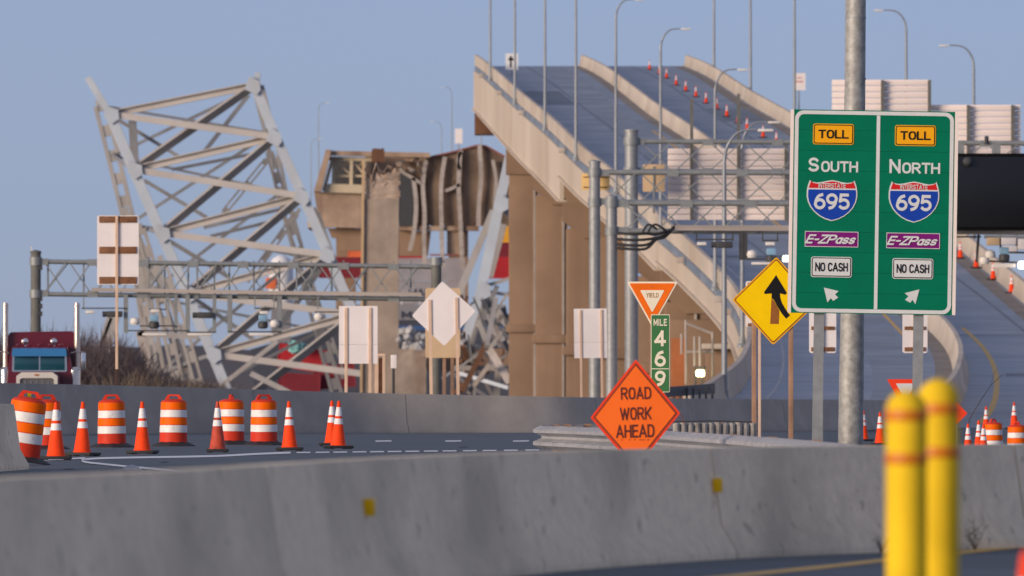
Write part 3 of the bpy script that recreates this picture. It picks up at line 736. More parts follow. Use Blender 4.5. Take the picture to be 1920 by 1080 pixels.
# ------------------------------------------------------------------ lamp posts along the bridge
def lamp_post(base, h, arm, label, group, r=0.12, kit=True):
    t = Thing('lamp_post', label, 'lamp post', base, group)
    b = Vector(base); bm = bmesh.new(); bm_rod(bm, b, b + Vector((0, 0, h - 1.3)), r, r * 0.62, 10); t.part('pole', bm, LPOLE)
    bm = bmesh.new(); bm_lathe(bm, [(r * 2.0, 0), (r * 2.0, 0.12), (r * 1.3, 0.2), (r * 1.25, 0.45)], 10, b); t.part('base_flange', bm, LPOLE)
    bm = bmesh.new(); top = b + Vector((0, 0, h - 1.3)); q = []
    for k in range(9):
        a = R(90 * k / 8); q.append(top + Vector((arm * (1 - math.cos(a)) * abs(1.0), 0, 1.3 * math.sin(a))))
    q.append(q[-1] + Vector((arm * 0.45, 0, 0.02))); bm_tube(bm, q, [r * 0.56 - r * 0.24 * i / 9 for i in range(10)], 8); t.part('arm', bm, LPOLE)
    e = q[-1]; s = 1 if arm > 0 else -1
    bm = bmesh.new(); bm_box(bm, e + Vector((s * 0.35, 0, -0.03)), (0.6, 0.28, 0.11), None, 0.04, 2); t.part('luminaire', bm, CAMW)
    return t
GL = 'lamp posts along the left parapet of the bridge'; GR_ = 'lamp posts along the right parapet of the bridge'
for k, (x, y) in enumerate([(926, 128), (974, 169), (1033, 216), (1091, 271), (1167, 333), (1250, 413), (1357, 507), (1405, 612), (1358, 702)]):
    d = deck_d(y, PH); dd = d
    lamp_post((Lf(dd) - 0.42 if k != 8 else XP(1358, dd), dd, zdeck(dd) - 0.1 if k < 7 else zdeck(dd)), (13.0 if k < 6 else 12.6 if k == 6 else 11.2 if k == 7 else 10.4), 0.85,
              '%s grey lamp post from the broken end on the left side of the bridge' % ordinal(k + 1), GL, 0.125)
for k, (x, y) in enumerate([(1330, 121), (1400, 163), (1481, 209), (1575, 268), (1685, 346), (1812, 440)]):
    d = deck_d(y, PH)
    lamp_post((Rf(d) + 0.45, d, zdeck(d) - 0.1), 12.6, -1.0, '%s grey lamp post from the broken end on the right side of the bridge' % ordinal(k + 1), GR_, 0.13)
for k, (px, top, s) in enumerate([(597, 193, 1), (583, 260, 1), (828, 228, -1), (847, 163, -1), (902, 138, 1)]):
    d = 1750.0; h = 14.0
    z0 = ZP(top, d) - h
    t = lamp_post((XP(px, d), d, z0), h, 0.8 * s, '%s faint far lamp post from the left, rising over the collapsed deck' % ordinal({583: 1, 597: 2, 828: 3, 847: 4, 902: 5}[px]), 'faint lamp posts on the far side of the break', 0.11)
# the far approach that carries them
fs = Thing('far_bridge_approach', 'far approach of the bridge hidden behind the collapsed brown deck', 'bridge', (XP(760, 1760), 1760, -1.2))
bm = bmesh.new(); bm_prism(bm, [(XP(582, 1760), ZP(412, 1760)), (XP(930, 1760), ZP(345, 1760)), (XP(930, 1760), ZP(368, 1760)), (XP(582, 1760), ZP(432, 1760))], 1735, 1765); fs.part('deck', bm, CONCL)
for px in (650, 760, 860): fs.box('pier_column', (XP(px, 1760), 1752, ZP(400, 1760) / 2 - 0.6), (3.2, 3, ZP(400, 1760) + 1.2), PIERM)
# ------------------------------------------------------------------ big guide sign and its mast
GD = 160.0; GROLL = 0.0163; KS = 2.571 * (F / GD)
gc = P(1637, 398, GD); gh = gc.z - ROAD_Z
Rg = Matrix.Rotation(GROLL, 3, 'Y')
gs_ = Thing('guide_sign', 'big green two-column toll road sign for 695 south and north on two posts', 'road sign', gc - Rg @ Vector((0, 0, gh)), rot=(0, GROLL, 0), local=True)
def gs(cx, cy):
    dx, dy = cx - 455.0, cy - 535.0
    return ((dx + dy * GROLL) / KS, gh - (dy - dx * GROLL) / KS)
GW, GHT = 776 / KS, 982 / KS
me_ = None
for k in range(10):                                             # ten extruded planks with fine joints
    hh = GHT / 10
    if me_ is None:
        bm = bmesh.new(); bm_box(bm, (0, 0, 0), (GW, 0.03, hh - 0.003), None, 0.0008, 1); o = gs_.part('plank', bm, SGREEN); me_ = o.data
    else:
        o = bpy.data.objects.new('plank', me_); COL.objects.link(o); o.parent = gs_.o
    o.location = (0, 0, gh - GHT / 2 + hh * (k + 0.5))
bm = bmesh.new(); bm_box(bm, (0, 0.010, gh), (GW - 0.01, 0.006, GHT - 0.01)); gs_.part('backing', bm, mat('joint_dark_green', (0.0, 0.11, 0.06), 0.7))
o_ = rrect(GW - 0.03, GHT - 0.03, 0.13, 7, 0, gh); i_ = rrect(GW - 0.03 - 0.11, GHT - 0.03 - 0.11, 0.085, 7, 0, gh)
bm = bmesh.new(); bm_ring(bm, o_, i_, -0.020, -0.013); gs_.part('border', bm, SWHITE)
x0, z0 = gs(470.5, 535); bm = bmesh.new(); bm_box(bm, (x0 + 0.012, -0.0165, gh), (0.052, 0.007, GHT - 0.15)); gs_.part('divider', bm, SWHITE)
for s in (-1, 1):
    bm = bmesh.new(); bm_box(bm, (s * (GW / 2 + 0.026), 0.012, gh), (0.05, 0.06, GHT - 0.01)); gs_.part('edge_trim', bm, SLATW)
for cx in (1537.5, 1728.0):
    dx = (cx - 1637) / (F / GD) + (0.015 if cx < 1600 else -0.015)
    bm = bmesh.new(); bm_ibeam(bm, (dx, 0.13, 0), (dx, 0.13, gh + GHT / 2 - 0.2), 0.15, 0.16, 0.012, (0, 1, 0)); gs_.part('post', bm, GALV)
for k in range(5):
    z = gh - GHT / 2 + 0.3 + k * 0.6
    bm = bmesh.new(); bm_box(bm, (0, 0.033, z), (GW - 0.1, 0.034, 0.07)); gs_.part('stringer', bm, GALV)
def plaque(cx, cy, w, h, base, line, edge, txt, th, tw, tm, bold=0.01, shear=0.0, spacing=1.0):
    u, v = gs(cx, cy); W2, H2 = w / KS, h / KS
    bm = bmesh.new(); bm_prism(bm, rrect(W2, H2, 0.035 if edge else 0.004, 4, u, v), -0.024, -0.0155); p = gs_.part('plaque', bm, edge or base)
    if edge:
        bm = bmesh.new(); bm_prism(bm, rrect(W2 - 0.024, H2 - 0.024, 0.028, 4, u, v), -0.027, -0.0245); gs_.part('plaque_line', bm, line, p)
        bm = bmesh.new(); bm_prism(bm, rrect(W2 - 0.052, H2 - 0.052, 0.018, 4, u, v), -0.030, -0.0275); gs_.part('plaque_face', bm, base, p)
    else:
        bm = bmesh.new(); bm_ring(bm, rrect(W2, H2, 0.004, 2, u, v), rrect(W2 - 0.018, H2 - 0.018, 0.003, 2, u, v), -0.027, -0.0245); gs_.part('plaque_line', bm, line, p)
    gs_.part('lettering', text_bm(txt, u, v, th / KS, tw / KS, -0.036, -0.031, bold, shear, spacing, sw=0.18 if shear else 0.18, gap=0.20 if shear else 0.24), tm, p, smooth=False)
SH = [(-108, -100), (-98, -92), (-75, -88), (-50, -91), (-25, -97), (0, -101), (25, -97), (50, -91), (75, -88), (98, -92), (108, -100), (117, -75), (122, -48), (122, -20),
      (116, 5), (104, 30), (86, 52), (62, 72), (34, 87), (0, 97), (-34, 87), (-62, 72), (-86, 52), (-104, 30), (-116, 5), (-122, -20), (-122, -48), (-117, -75)]
def shield(cx, cy):
    u, v = gs(cx, cy)
    def pts(k, y0=None, y1=None):
        out = []
        for x, y in SH:
            X, Y = x * k, y * k
            if y1 is not None: Y = min(Y, y1)
            if y0 is not None: Y = max(Y, y0)
            out.append((u + X / KS, v - Y / KS))
        return out
    bm = bmesh.new(); bm_prism(bm, pts(1.0), -0.024, -0.0155); s = gs_.part('route_shield', bm, SWHITE)
    # red crown and blue field as two separate pieces of sheeting
    def clip(k, lo, hi):
        poly = [(x * k, y * k) for x, y in SH]; out = []
        for side, lim in ((1, lo), (-1, hi)):
            if lim is None: continue
            res = []
            for i in range(len(poly)):
                a, b = poly[i - 1], poly[i]
                ia, ib = (a[1] - lim) * side >= 0, (b[1] - lim) * side >= 0
                if ia != ib:
                    t = (lim - a[1]) / (b[1] - a[1]); res.append((a[0] + (b[0] - a[0]) * t, lim))
                if ib: res.append(b)
            poly = res
        return [(u + x / KS, v - y / KS) for x, y in poly]
    bm = bmesh.new(); bm_prism(bm, clip(0.945, None, -62), -0.028, -0.0245); gs_.part('shield_crown', bm, SRED, s)
    bm = bmesh.new(); bm_prism(bm, clip(0.945, -55, None), -0.028, -0.0245); gs_.part('shield_field', bm, SBLU, s)
    gs_.part('lettering', text_bm('INTERSTATE', u, v + 74.5 / KS, 23 / KS, 132 / KS, -0.033, -0.029, 0.005), SWHITE, s, smooth=False)
    gs_.part('lettering', text_bm('695', u, v - 2 / KS, 78 / KS, 172 / KS, -0.033, -0.029, 0.018, 0, 1.0, sw=0.185, gap=0.22), SWHITE, s, smooth=False)
for ox, oy, word in ((0, 0, 'SOUTH'), (395, 7, 'NORTH')):
    plaque(264 + ox, 158.5 + oy, 197, 100, SYEL, SBLK, SYEL, 'TOLL', 42, 146, SBLK, 0.012, 0, 1.05)
    u, v = gs((169 if ox == 0 else 561) + 0, (305 if ox == 0 else 313)); gs_.part('lettering', text_bm(word[0], u, v, 68 / KS, (51 if ox == 0 else 54) / KS, -0.020, -0.0155, 0.018, sw=0.185), SWHITE, smooth=False)
    u, v = gs((294 if ox == 0 else 687), (315.5 if ox == 0 else 322.5)); gs_.part('lettering', text_bm(word[1:], u, v, 53 / KS, (178 if ox == 0 else 183) / KS, -0.020, -0.0155, 0.018, sw=0.185), SWHITE, smooth=False)
    shield(256.5 + ox, 481 + oy)
    plaque(255 + ox * 0.995, 665 + oy * 1.07, 258, 75, SPUR, SWHITE, None, 'E-ZPass', 44, 236, SWHITE, 0.03, 0.45)
    plaque(254 + ox * 0.993, 799 + oy * 1.15, 197, 99, SWHITE, SBLK, SWHITE, 'NO CASH', 43, 157, SBLK, 0.004, 0, 1.06)
A1 = [(218, 898), (289, 915), (271, 931), (287, 946), (263, 962), (251, 949), (235, 970)]
for pts in (A1, [(678, 907), (607, 925), (626, 940), (609, 957), (634, 971), (645, 957), (659, 978)]):
    bm = bmesh.new(); bm_prism(bm, [gs(*p) for p in pts], -0.021, -0.0155); gs_.part('arrow', bm, SWHITE)
# mottled mast behind it
mb_ = P(1594.5, 830, 163.5); mb_.z = ROAD_Z
mt_ = P(1606, -60, 163.5)
ms = Thing('steel_mast', 'thick mottled galvanised steel mast rising behind the green sign', 'mast', mb_)
bm = bmesh.new(); mid = mb_.lerp(mt_, 0.5); bm_rod(bm, mb_, mt_ + (mt_ - mb_) * 0.25, 0.197, 0.135, 28); ms.part('shaft', bm, BIGP)
for py in (33, 148): 
    c = P(1605, py, 163.5); bm = bmesh.new(); bm_rod(bm, c - Vector((0.0, 0, 0.012)), c + Vector((0, 0, 0.012)), 0.1585, 0.158, 28); ms.part('weld_seam', bm, GALV)
bm = bmesh.new(); bm_box(bm, mb_ + Vector((0, 0, 0.02)), (0.62, 0.62, 0.04), None, 0.01); ms.part('base_plate', bm, GALV)
for sx in (-1, 1):
    for sy in (-1, 1): bm = bmesh.new(); bm_rod(bm, mb_ + Vector((sx * 0.25, sy * 0.25, 0.04)), mb_ + Vector((sx * 0.25, sy * 0.25, 0.13)), 0.022, None, 6); ms.part('anchor_bolt', bm, GALV)

# ------------------------------------------------------------------ yield sign and mile marker
def tri(cx, cz, w, h, r): return rpoly([(cx - w / 2, cz), (cx + w / 2, cz), (cx, cz - h)], r)
d = 170.0; k = F / d
b = P(1221, 800, d); b.z = ROAD_Z
ys = Thing('yield_sign', 'orange YIELD triangle with pale centre above the mile marker', 'road sign', b, local=True)
cx = (1223 - 1221) / k; zt = ZP(528, d) - b.z
bm = bmesh.new(); bm_prism(bm, tri(cx, zt, 96 / k, 85.5 / k, 0.022), -0.004, 0.004); f_ = ys.part('panel', bm, SCRM)
bm = bmesh.new(); bm_prism(bm, tri(cx, zt - 3.2 / k, 86 / k, 76.5 / k, 0.018), -0.009, -0.0045); ys.part('face', bm, SORG)
bm = bmesh.new(); bm_prism(bm, tri(cx, zt - 16 / k, 46 / k, 42 / k, 0.016), -0.013, -0.0095); c_ = ys.part('centre_field', bm, SCRM)
ys.part('lettering', text_bm('YIELD', cx, zt - 25.5 / k, 8.5 / k, 23 / k, -0.017, -0.0135, 0.004, gap=0.34), mat('faded_brown_print', (0.42, 0.22, 0.07), 0.6), c_, smooth=False)
bm = bmesh.new(); bm_lathe(bm, [(0.007, 0), (0.007, 0.006)], 8); bmesh.ops.transform(bm, matrix=Matrix.Translation((cx, -0.009, zt - 9 / k)) @ Matrix.Rotation(R(90), 4, 'X'), verts=bm.verts); ys.part('bolt', bm, GALV)
bm = bmesh.new(); bm_ibeam(bm, (0, 0.03, 0), (0, 0.03, zt - 0.1), 0.06, 0.045, 0.006, (0, 1, 0)); ys.part('post', bm, WOOD)
d = 167.0; k = F / d; b = P(1238, 800, d); b.z = ROAD_Z
mm = Thing('mile_marker', 'tall narrow green mile marker reading 46 and 9', 'road sign', b, local=True)
w, h = 35.5 / k, 146 / k; zc = ZP(662.5, d) - b.z
bm = bmesh.new(); bm_prism(bm, rrect(w, h, 0.02, 4, 0, zc), -0.003, 0.003); mm.part('panel', bm, SCRM)
bm = bmesh.new(); bm_prism(bm, rrect(w - 2.6 / k, h - 2.6 / k, 0.016, 4, 0, zc), -0.007, -0.0035); mm.part('face', bm, SMIL)
def ml(t, cy, th, tw, bold): mm.part('lettering', text_bm(t, 0, ZP(cy, d) - b.z, th / k, tw / k, -0.012, -0.0075, bold, sw=0.19, gap=0.36), SCRM, smooth=False)
ml('MILE', 604.5, 13, 25, 0.006); ml('4', 634.5, 30, 22, 0.02); ml('6', 672.5, 30, 21, 0.02); ml('9', 709.5, 29, 20, 0.02)
bm = bmesh.new(); bm_box(bm, (0, -0.0095, ZP(691.5, d) - b.z), (w - 2.6 / k, 0.005, 1.6 / k)); mm.part('divider', bm, SCRM)
bm = bmesh.new(); bm_ibeam(bm, (-0.02, 0.03, 0), (-0.02, 0.03, zc + 0.5), 0.05, 0.045, 0.006, (0, 1, 0)); mm.part('post', bm, GALV)

# ------------------------------------------------------------------ roll-up road work sign
d = 126.0; k = F / d; b = P(1191, 870, d); b.z = ROAD_Z
rw = Thing('road_work_sign', 'orange fabric ROAD WORK AHEAD diamond propped behind the foreground barrier', 'road sign', b, local=True)
def rp(cx, cy): return ((980 + cx / 3.0 - 1191) / k, ZP(500 + cy / 3.0, d) - b.z)
def inset(pts, m):
    c = Vector((sum(p[0] for p in pts) / len(pts), sum(p[1] for p in pts) / len(pts)))
    return [tuple(c + (Vector(p) - c) * m) for p in pts]
dia = [rp(636, 521), rp(886, 824), rp(632, 1140), rp(381, 849)]
bm = bmesh.new(); bm_prism(bm, rpoly(dia, 0.02, 4), -0.004, 0.004); rw.part('panel', bm, SRWE)
bm = bmesh.new(); bm_prism(bm, inset(dia, 0.935), -0.0075, -0.0045); rw.part('border', bm, SMAR)
bm = bmesh.new(); bm_prism(bm, inset(dia, 0.885), -0.011, -0.008); fc = rw.part('face', bm, SRWO)
for t, cx, cy, th, tw in (('ROAD', 637, 712, 70, 170), ('WORK', 635, 826, 72, 176), ('AHEAD', 632, 925, 74, 215)):
    u, v = rp(cx, cy); rw.part('lettering', text_bm(t, u, v, th / 3 / k, tw / 3 / k, -0.016, -0.0115, 0.004, 0, 1.08, rot=0.028), mat('maroon_print', (0.10, 0.012, 0.008), 0.6), fc, smooth=False)
for cx in (558, 600, 630, 662, 680, 706):
    u, v = rp(cx, 974); bm = bmesh.new(); bm_box(bm, (u, -0.0135, v), (0.03 if cx > 650 else 0.018, 0.004, 0.007)); rw.part('worn_print', bm, mat('maroon_print', (0.10, 0.012, 0.008)), fc)
ra, rb = rp(636, 524), rp(632, 1120); bm = bmesh.new(); bm_beam(bm, (ra[0], 0.012, ra[1]), (rb[0], 0.012, 0.05), 0.028, 0.008); rw.part('rib', bm, GALV)
ra, rb = rp(384, 848), rp(884, 825); bm = bmesh.new(); bm_beam(bm, (ra[0], 0.021, ra[1]), (rb[0], 0.021, rb[1]), 0.028, 0.008); rw.part('rib', bm, GALV)
for sx in (-1, 1):
    bm = bmesh.new(); bm_beam(bm, (0, 0.05, 0.16), (sx * 0.45, 0.35, 0.02), 0.03, 0.03); rw.part('leg', bm, GALV)
u, v = rp(886, 824); bm = bmesh.new(); bm_tube(bm, [(u, 0, v), (u + 0.02, 0, v - 0.03), (u + 0.035, 0, v - 0.09), (u + 0.04, 0, v - 0.12)], 0.004, 5); rw.part('tie_strap', bm, SMAR)

# ------------------------------------------------------------------ merge sign on two timber posts
d = 192.0; k = F / d; b = P(1443, 830, d); b.z = ROAD_Z
mg = Thing('merge_sign', 'yellow merging lane arrow diamond on timber posts beside the green sign', 'road sign', b, local=True)
def mp_(cx, cy): return ((1370 + cx / 6.353 - 1443) / k, ZP(480 + cy / 6.353, d) - b.z)
dia = [mp_(545, 10), mp_(1000, 590), mp_(505, 1062), mp_(20, 520)]
dia = [mp_(545, 8), mp_(1035, 560), mp_(505, 1062), mp_(18, 520)]
bm = bmesh.new(); bm_prism(bm, rpoly(dia, 0.045, 5), -0.004, 0.004); mg.part('panel', bm, SYELE)
bm = bmesh.new(); bm_prism(bm, rpoly(inset(dia, 0.955), 0.04, 5), -0.0075, -0.0045); mg.part('border', bm, SMAR)
bm = bmesh.new(); bm_prism(bm, rpoly(inset(dia, 0.925), 0.036, 5), -0.011, -0.008); fc = mg.part('face', bm, SYEL2)
arr = [(540, 228), (668, 440), (650, 462), (585, 445), (590, 500), (610, 560), (650, 630), (704, 708), (660, 746), (612, 690), (560, 610), (520, 530), (487, 500), (487, 445), (405, 453), (398, 430)]
bm = bmesh.new(); bm_prism(bm, [mp_(*p) for p in arr], -0.016, -0.0115); mg.part('arrow', bm, SBLK, fc)
bm = bmesh.new(); bm_prism(bm, [mp_(*p) for p in [(486, 505), (520, 540), (560, 620), (578, 650), (572, 810), (470, 808)]], -0.0145, -0.0118); mg.part('worn_arrow_shaft', bm, SBRN, fc)
for px, pt in ((1414, 590), (1483, 560)):
    u = (px - 1443) / k; bm = bmesh.new(); bm_box(bm, (u, 0.065, (ZP(pt, d) - b.z) / 2), (0.085, 0.10, ZP(pt, d) - b.z), None, 0.006); mg.part('post', bm, WOOD)

# ------------------------------------------------------------------ bare sign backs
def sign_back(name, label, px0, px1, py0, py1, d, posts, pm, m=None, group=None, strips=(), seams=(), r=0.05, pw=0.09, ptop=None, zbase=None, lean=0.0, dark_foot=None, front=False):
    m = m or SBACK; k = F / d; b = P((px0 + px1) / 2, 800, d); b.z = ROAD_Z if zbase is None else zbase
    t = Thing(name, label, 'road sign', b, group, rot=(0, lean, 0), local=True)
    w = (px1 - px0) / k; zt, zb = ZP(py0, d) - b.z, ZP(py1, d) - b.z
    cuts = [zt] + [ZP(y, d) - b.z for y in seams] + [zb]
    for a, c in zip(cuts, cuts[1:]):
        bm = bmesh.new(); bm_prism(bm, rrect(w, a - c - (0.006 if len(cuts) > 2 else 0), min(r, 0.05) if len(cuts) == 2 else 0.012, 3, 0, (a + c) / 2), -0.004, 0.004); t.part('panel', bm, m)
    for y0, y1 in strips:
        bm = bmesh.new(); z0, z1 = ZP(y1, d) - b.z, ZP(y0, d) - b.z
        bm_box(bm, (0, -0.021, (z0 + z1) / 2), (w - 8 / k, 0.032, z1 - z0), None, 0.004); t.part('bracket_strip', bm, STRIPB)
    for px, top in posts:
        u = (px - (px0 + px1) / 2) / k; zt2 = ZP(top, d) - b.z
        y = -0.022 if not (front or strips) else (0.05 if front else -0.056)
        bm = bmesh.new(); bm_box(bm, (u, y, zt2 / 2), (pw, 0.034, zt2), None, 0.004); p = t.part('post', bm, pm)
        if dark_foot:
            zf = ZP(dark_foot, d) - b.z; bm = bmesh.new(); bm_box(bm, (u, y, zf / 2), (pw + 0.03, 0.09, zf), None, 0.004); t.part('post_sleeve', bm, mat('dark_brown_sleeve', (0.05, 0.022, 0.015), 0.7), p)
    return t
sign_back('road_sign', 'tall pale sign back with three brown strips on one post, near the leaning truss', 182, 260, 404, 534, 300, [(219, 404)], WOODP, strips=((405.5, 417.5), (462.5, 475.5), (519, 532)), pw=0.075, dark_foot=692)
sign_back('road_sign', 'square blank sign back on two thin posts before the lone brown pier', 635.5, 708, 573.5, 682, 300, [(649, 577), (694, 577)], WOODP, seams=(646,), pw=0.085)
sign_back('road_sign', 'small blank sign back on two posts before the bridge piers', 1078.5, 1140, 578.5, 671.5, 306, [(1091, 581), (1130, 581)], WOODP, seams=(642,), lean=-0.012, pw=0.065)
t = sign_back('road_sign', 'tan rectangular sign back mostly hidden behind the blank diamond', 797.5, 863, 540, 671, 304, [(833, 545), (848, 545)], WOOD, SBACKT, pw=0.10, front=True)
d = 300.0; k = F / d; b = P(832, 800, d); b.z = ROAD_Z
t = Thing('road_sign', 'blank pinkish diamond sign back on two pale timber posts', 'road sign', b, local=True)
def dm(px, py): return ((px - 832) / k, ZP(py, d) - b.z)
bm = bmesh.new(); bm_prism(bm, rpoly([dm(829, 527), dm(892, 583), dm(833, 649), dm(772, 592)], 0.06, 4), -0.004, 0.004); t.part('panel', bm, SBACK)
for px, top in ((806, 562), (856, 558)):
    u, v = dm(px, top); u2 = u + (0.05 if px < 830 else 0.06)
    bm = bmesh.new(); bm_beam(bm, (u2, -0.022, 0), (u, -0.022, v), 0.085, 0.034); t.part('post', bm, WOODP)
t = Thing('marker_frame', 'narrow sunlit timber frame standing right of the square sign back', 'marker', P(712, 800, 302) * 1.0, local=True); t.o.location.z = ROAD_Z
k = F / 302
for u, w in ((-6, 7), (7.5, 5)):
    bm = bmesh.new(); h = ZP(668, 302) - ROAD_Z; bm_box(bm, (u / k, 0, h / 2), (w / k, 0.12, h)); t.part('post', bm, WOODP)
bm = bmesh.new(); bm_box(bm, (0.5 / k, 0, h + 0.04), (20 / k, 0.13, 0.07)); t.part('top_rail', bm, WOODP)
bm = bmesh.new(); bm_box(bm, (1 / k, 0.08, h / 2), (8 / k, 0.02, h - 0.1)); t.part('backing_board', bm, WOOD)
t = Thing('delineator', 'small pale delineator on a dark stem between the lone pier and its footing', 'marker', (XP(738, 303), 303, ROAD_Z), local=True); k = F / 303
bm = bmesh.new(); bm_box(bm, (0, 0, ZP(678, 303) - ROAD_Z), (11 / k, 0.02, 25 / k), None, 0.004); t.part('panel', bm, SBACK)
bm = bmesh.new(); bm_box(bm, (0, 0.03, (ZP(690, 303) - ROAD_Z) / 2), (5 / k, 0.05, ZP(690, 303) - ROAD_Z)); t.part('post', bm, DARKM)
G5 = 'pale sign backs with brown strips behind the green and yellow signs'
sign_back('road_sign', 'pale striped sign back below the left half of the green sign', 1517, 1568, 580, 662, 236, [(1541, 582)], GALV, strips=((612, 618.5), (651, 658.5)), group=G5, pw=0.05)
sign_back('road_sign', 'pale striped sign back below the right half of the green sign', 1692, 1739, 580, 662, 240, [(1716, 582)], WOODP, strips=((612, 618.5), (651, 658.5)), group=G5, pw=0.055)
sign_back('road_sign', 'pale striped sign back peeking out left of the yellow merge diamond', 1398, 1449, 527, 613, 238, [(1424, 530)], WOODP, strips=((530, 534), (606, 612)), group=G5, pw=0.06)
# red and white yield sign behind the bollards
d = 245.0; k = F / d; b = P(1697, 800, d); b.z = ROAD_Z
t = Thing('yield_sign', 'small red and white yield triangle tilted behind the yellow bollards', 'road sign', b, local=True); zt = ZP(711, d) - b.z
bm = bmesh.new(); bm_prism(bm, tri(0, zt, 68 / k, 60 / k, 0.015), -0.004, 0.004); t.part('panel', bm, SRWE)
bm = bmesh.new(); bm_prism(bm, tri(0.02, zt - 8 / k, 38 / k, 33 / k, 0.012), -0.009, -0.0045); t.part('centre_field', bm, SWHITE)
bm = bmesh.new(); bm_box(bm, (0, 0.03, zt / 2 - 0.1), (0.05, 0.05, zt - 0.2)); t.part('post', bm, GALV)

tw_ = Thing('dead_branch', 'thin dead branch leaning above the cones right of the bollards', 'branch', P(1806, 830, 246))
bm = bmesh.new(); bm_tube(bm, [P(1806, 836, 246), P(1818, 785, 246), P(1838, 752, 246), P(1858, 722, 246.3), P(1880, 702, 246.5)], [0.012, 0.01, 0.008, 0.007, 0.005], 5); bm_tube(bm, [P(1858, 722, 246.3), P(1862, 706, 246), P(1870, 690, 246)], 0.004, 5); tw_.part('twig', bm, TWIGD)
# ------------------------------------------------------------------ bollards
def bollard(px, ptop, d, label, bands):
    k = F / d; b = Vector((XP(px, d), d, 0.0)); zt = ZP(ptop, d); r = 38.5 / k
    t = Thing('bollard', label, 'bollard', b, 'pair of yellow bollards')
    prof = [(r, 0), (r, zt - r * 1.02)] + [(r * math.cos(R(a)), zt - r * 1.02 + r * 1.02 * math.sin(R(a))) for a in range(10, 91, 10)]
    prof[-1] = (0.0005, zt)
    bm = bmesh.new(); bm_lathe(bm, prof, 40, b); t.part('post', bm, BOLY)
    for y in bands:
        z = ZP(y, d); h = 10.5 / k
        bm = bmesh.new(); bm_lathe(bm, [(r + 0.0005, z - h), (r + 0.003, z - h * 0.8), (r + 0.003, z + h * 0.8), (r + 0.0005, z + h)], 40, b); t.part('band', bm, BOLO)
bollard(1699.5, 731, 40.0, 'left and nearer of two blurred yellow bollards in the foreground', (779, 860))
bollard(1759.5, 710, 41.6, 'right and taller of two blurred yellow bollards in the foreground', (767, 848))

# ------------------------------------------------------------------ cones and drums
def make_cone(name, label, group, h=0.93, body=CONEO, base_w=0.50):
    t = Thing(name, label, 'traffic cone', (0, 0, 0), group, local=True); rb, rt = 0.142, 0.028
    def rad(z): return rb + (rt - rb) * (z - 0.06) / (h - 0.06)
    bm = bmesh.new(); bm_lathe(bm, [(rb + 0.03, 0.055), (rb + 0.012, 0.075), (rb, 0.10), (rt, h - 0.02), (rt * 0.7, h), (0.0005, h)], 28); t.part('body', bm, body)
    for f0, f1 in ((0.13, 0.32), (0.366, 0.487)):
        z1, z0 = h * (1 - f0), h * (1 - f1)
        bm = bmesh.new(); bm_lathe(bm, [(rad(z0) - 0.002, z0), (rad(z0) + 0.004, z0 + 0.003), (rad(z1) + 0.004, z1 - 0.003), (rad(z1) - 0.002, z1)], 28); t.part('collar', bm, CONEW)
    bm = bmesh.new(); bm_box(bm, (0, 0, 0.042), (base_w, base_w, 0.05), None, 0.015)
    for sx in (-1, 1):
        for sy in (-1, 1): bm_box(bm, (sx * base_w * 0.36, sy * base_w * 0.36, 0.010), (0.09, 0.09, 0.018), None, 0.003)
    t.part('base', bm, RUBB)
    return t.o
def make_drum(label, group):
    t = Thing('traffic_drum', label, 'drum', (0, 0, 0), group, local=True)
    R0, R1 = 0.285, 0.255
    def rad(z): return R0 + (R1 - R0) * (z - 0.07) / 0.84
    bm = bmesh.new(); bm_lathe(bm, [(R0 + 0.012, 0.06), (R0 + 0.012, 0.075), (R0, 0.085), (R1, 0.90), (R1 - 0.02, 0.925), (R1 - 0.10, 0.955), (0.0005, 0.965)], 36); t.part('body', bm, DRUMR)
    for z0, z1, m, nm in ((0.745, 0.895, DRUMO, 'orange_band'), (0.585, 0.738, DRUMW, 'white_band'), (0.435, 0.578, DRUMO, 'orange_band'), (0.275, 0.428, DRUMW, 'white_band')):
        bm = bmesh.new(); bm_lathe(bm, [(rad(z0) - 0.002, z0), (rad(z0) + 0.006, z0 + 0.006), (rad(z1) + 0.006, z1 - 0.006), (rad(z1) - 0.002, z1)], 36); t.part(nm, bm, m)
    bm = bmesh.new(); bm_ring(bm, rpoly([(-0.20, 0.93), (0.20, 0.93), (0.115, 1.055), (-0.115, 1.055)], 0.035, 4), rpoly([(-0.105, 0.962), (0.105, 0.962), (0.07, 1.02), (-0.07, 1.02)], 0.016, 4), -0.028, 0.028); t.part('handle', bm, DRUMR)
    bm = bmesh.new(); bm_lathe(bm, [(0.46, 0.0), (0.45, 0.02), (0.30, 0.085), (0.2, 0.085)], 8); t.part('base', bm, RUBB, smooth=False)
    return t.o
GC = 'orange cones on the road before the dark barrier'; GDm = 'striped orange drums on the road before the dark barrier'
def road_pt(px, pbase): g = G(px, pbase, ROAD_Z); return (g.x, g.y, ROAD_Z)
drums = [(88, 842.5, 15, 'first upright striped drum from the left, partly behind a cone'), (210, 839, 4, 'second upright striped drum from the left, near the white line tip'),
         (325, 836.5, -8, 'third upright striped drum from the left, standing alone'), (433, 833.5, 82, 'fourth upright striped drum from the left, half behind a grubby cone'), (495, 834.5, 25, 'fifth upright striped drum from the left, with a dent below its handle')]
d0 = make_drum(drums[0][3], GDm); d0.location = road_pt(*drums[0][:2]); d0.rotation_euler = (0, 0, R(drums[0][2]))
for i_, (x, y, a, lab) in enumerate(drums[1:]): dup(d0, road_pt(x, y), (R((0.5, -0.8, 0.3, 0.6)[i_]), R((-0.7, 0.4, 0.9, -0.4)[i_]), R(a)), lab)
q = road_pt(38, 872); dup(d0, (q[0], q[1], q[2] + 0.06), (0, R(8.5), R(0)), 'leaning striped drum at the far left half hidden by a barrier end')
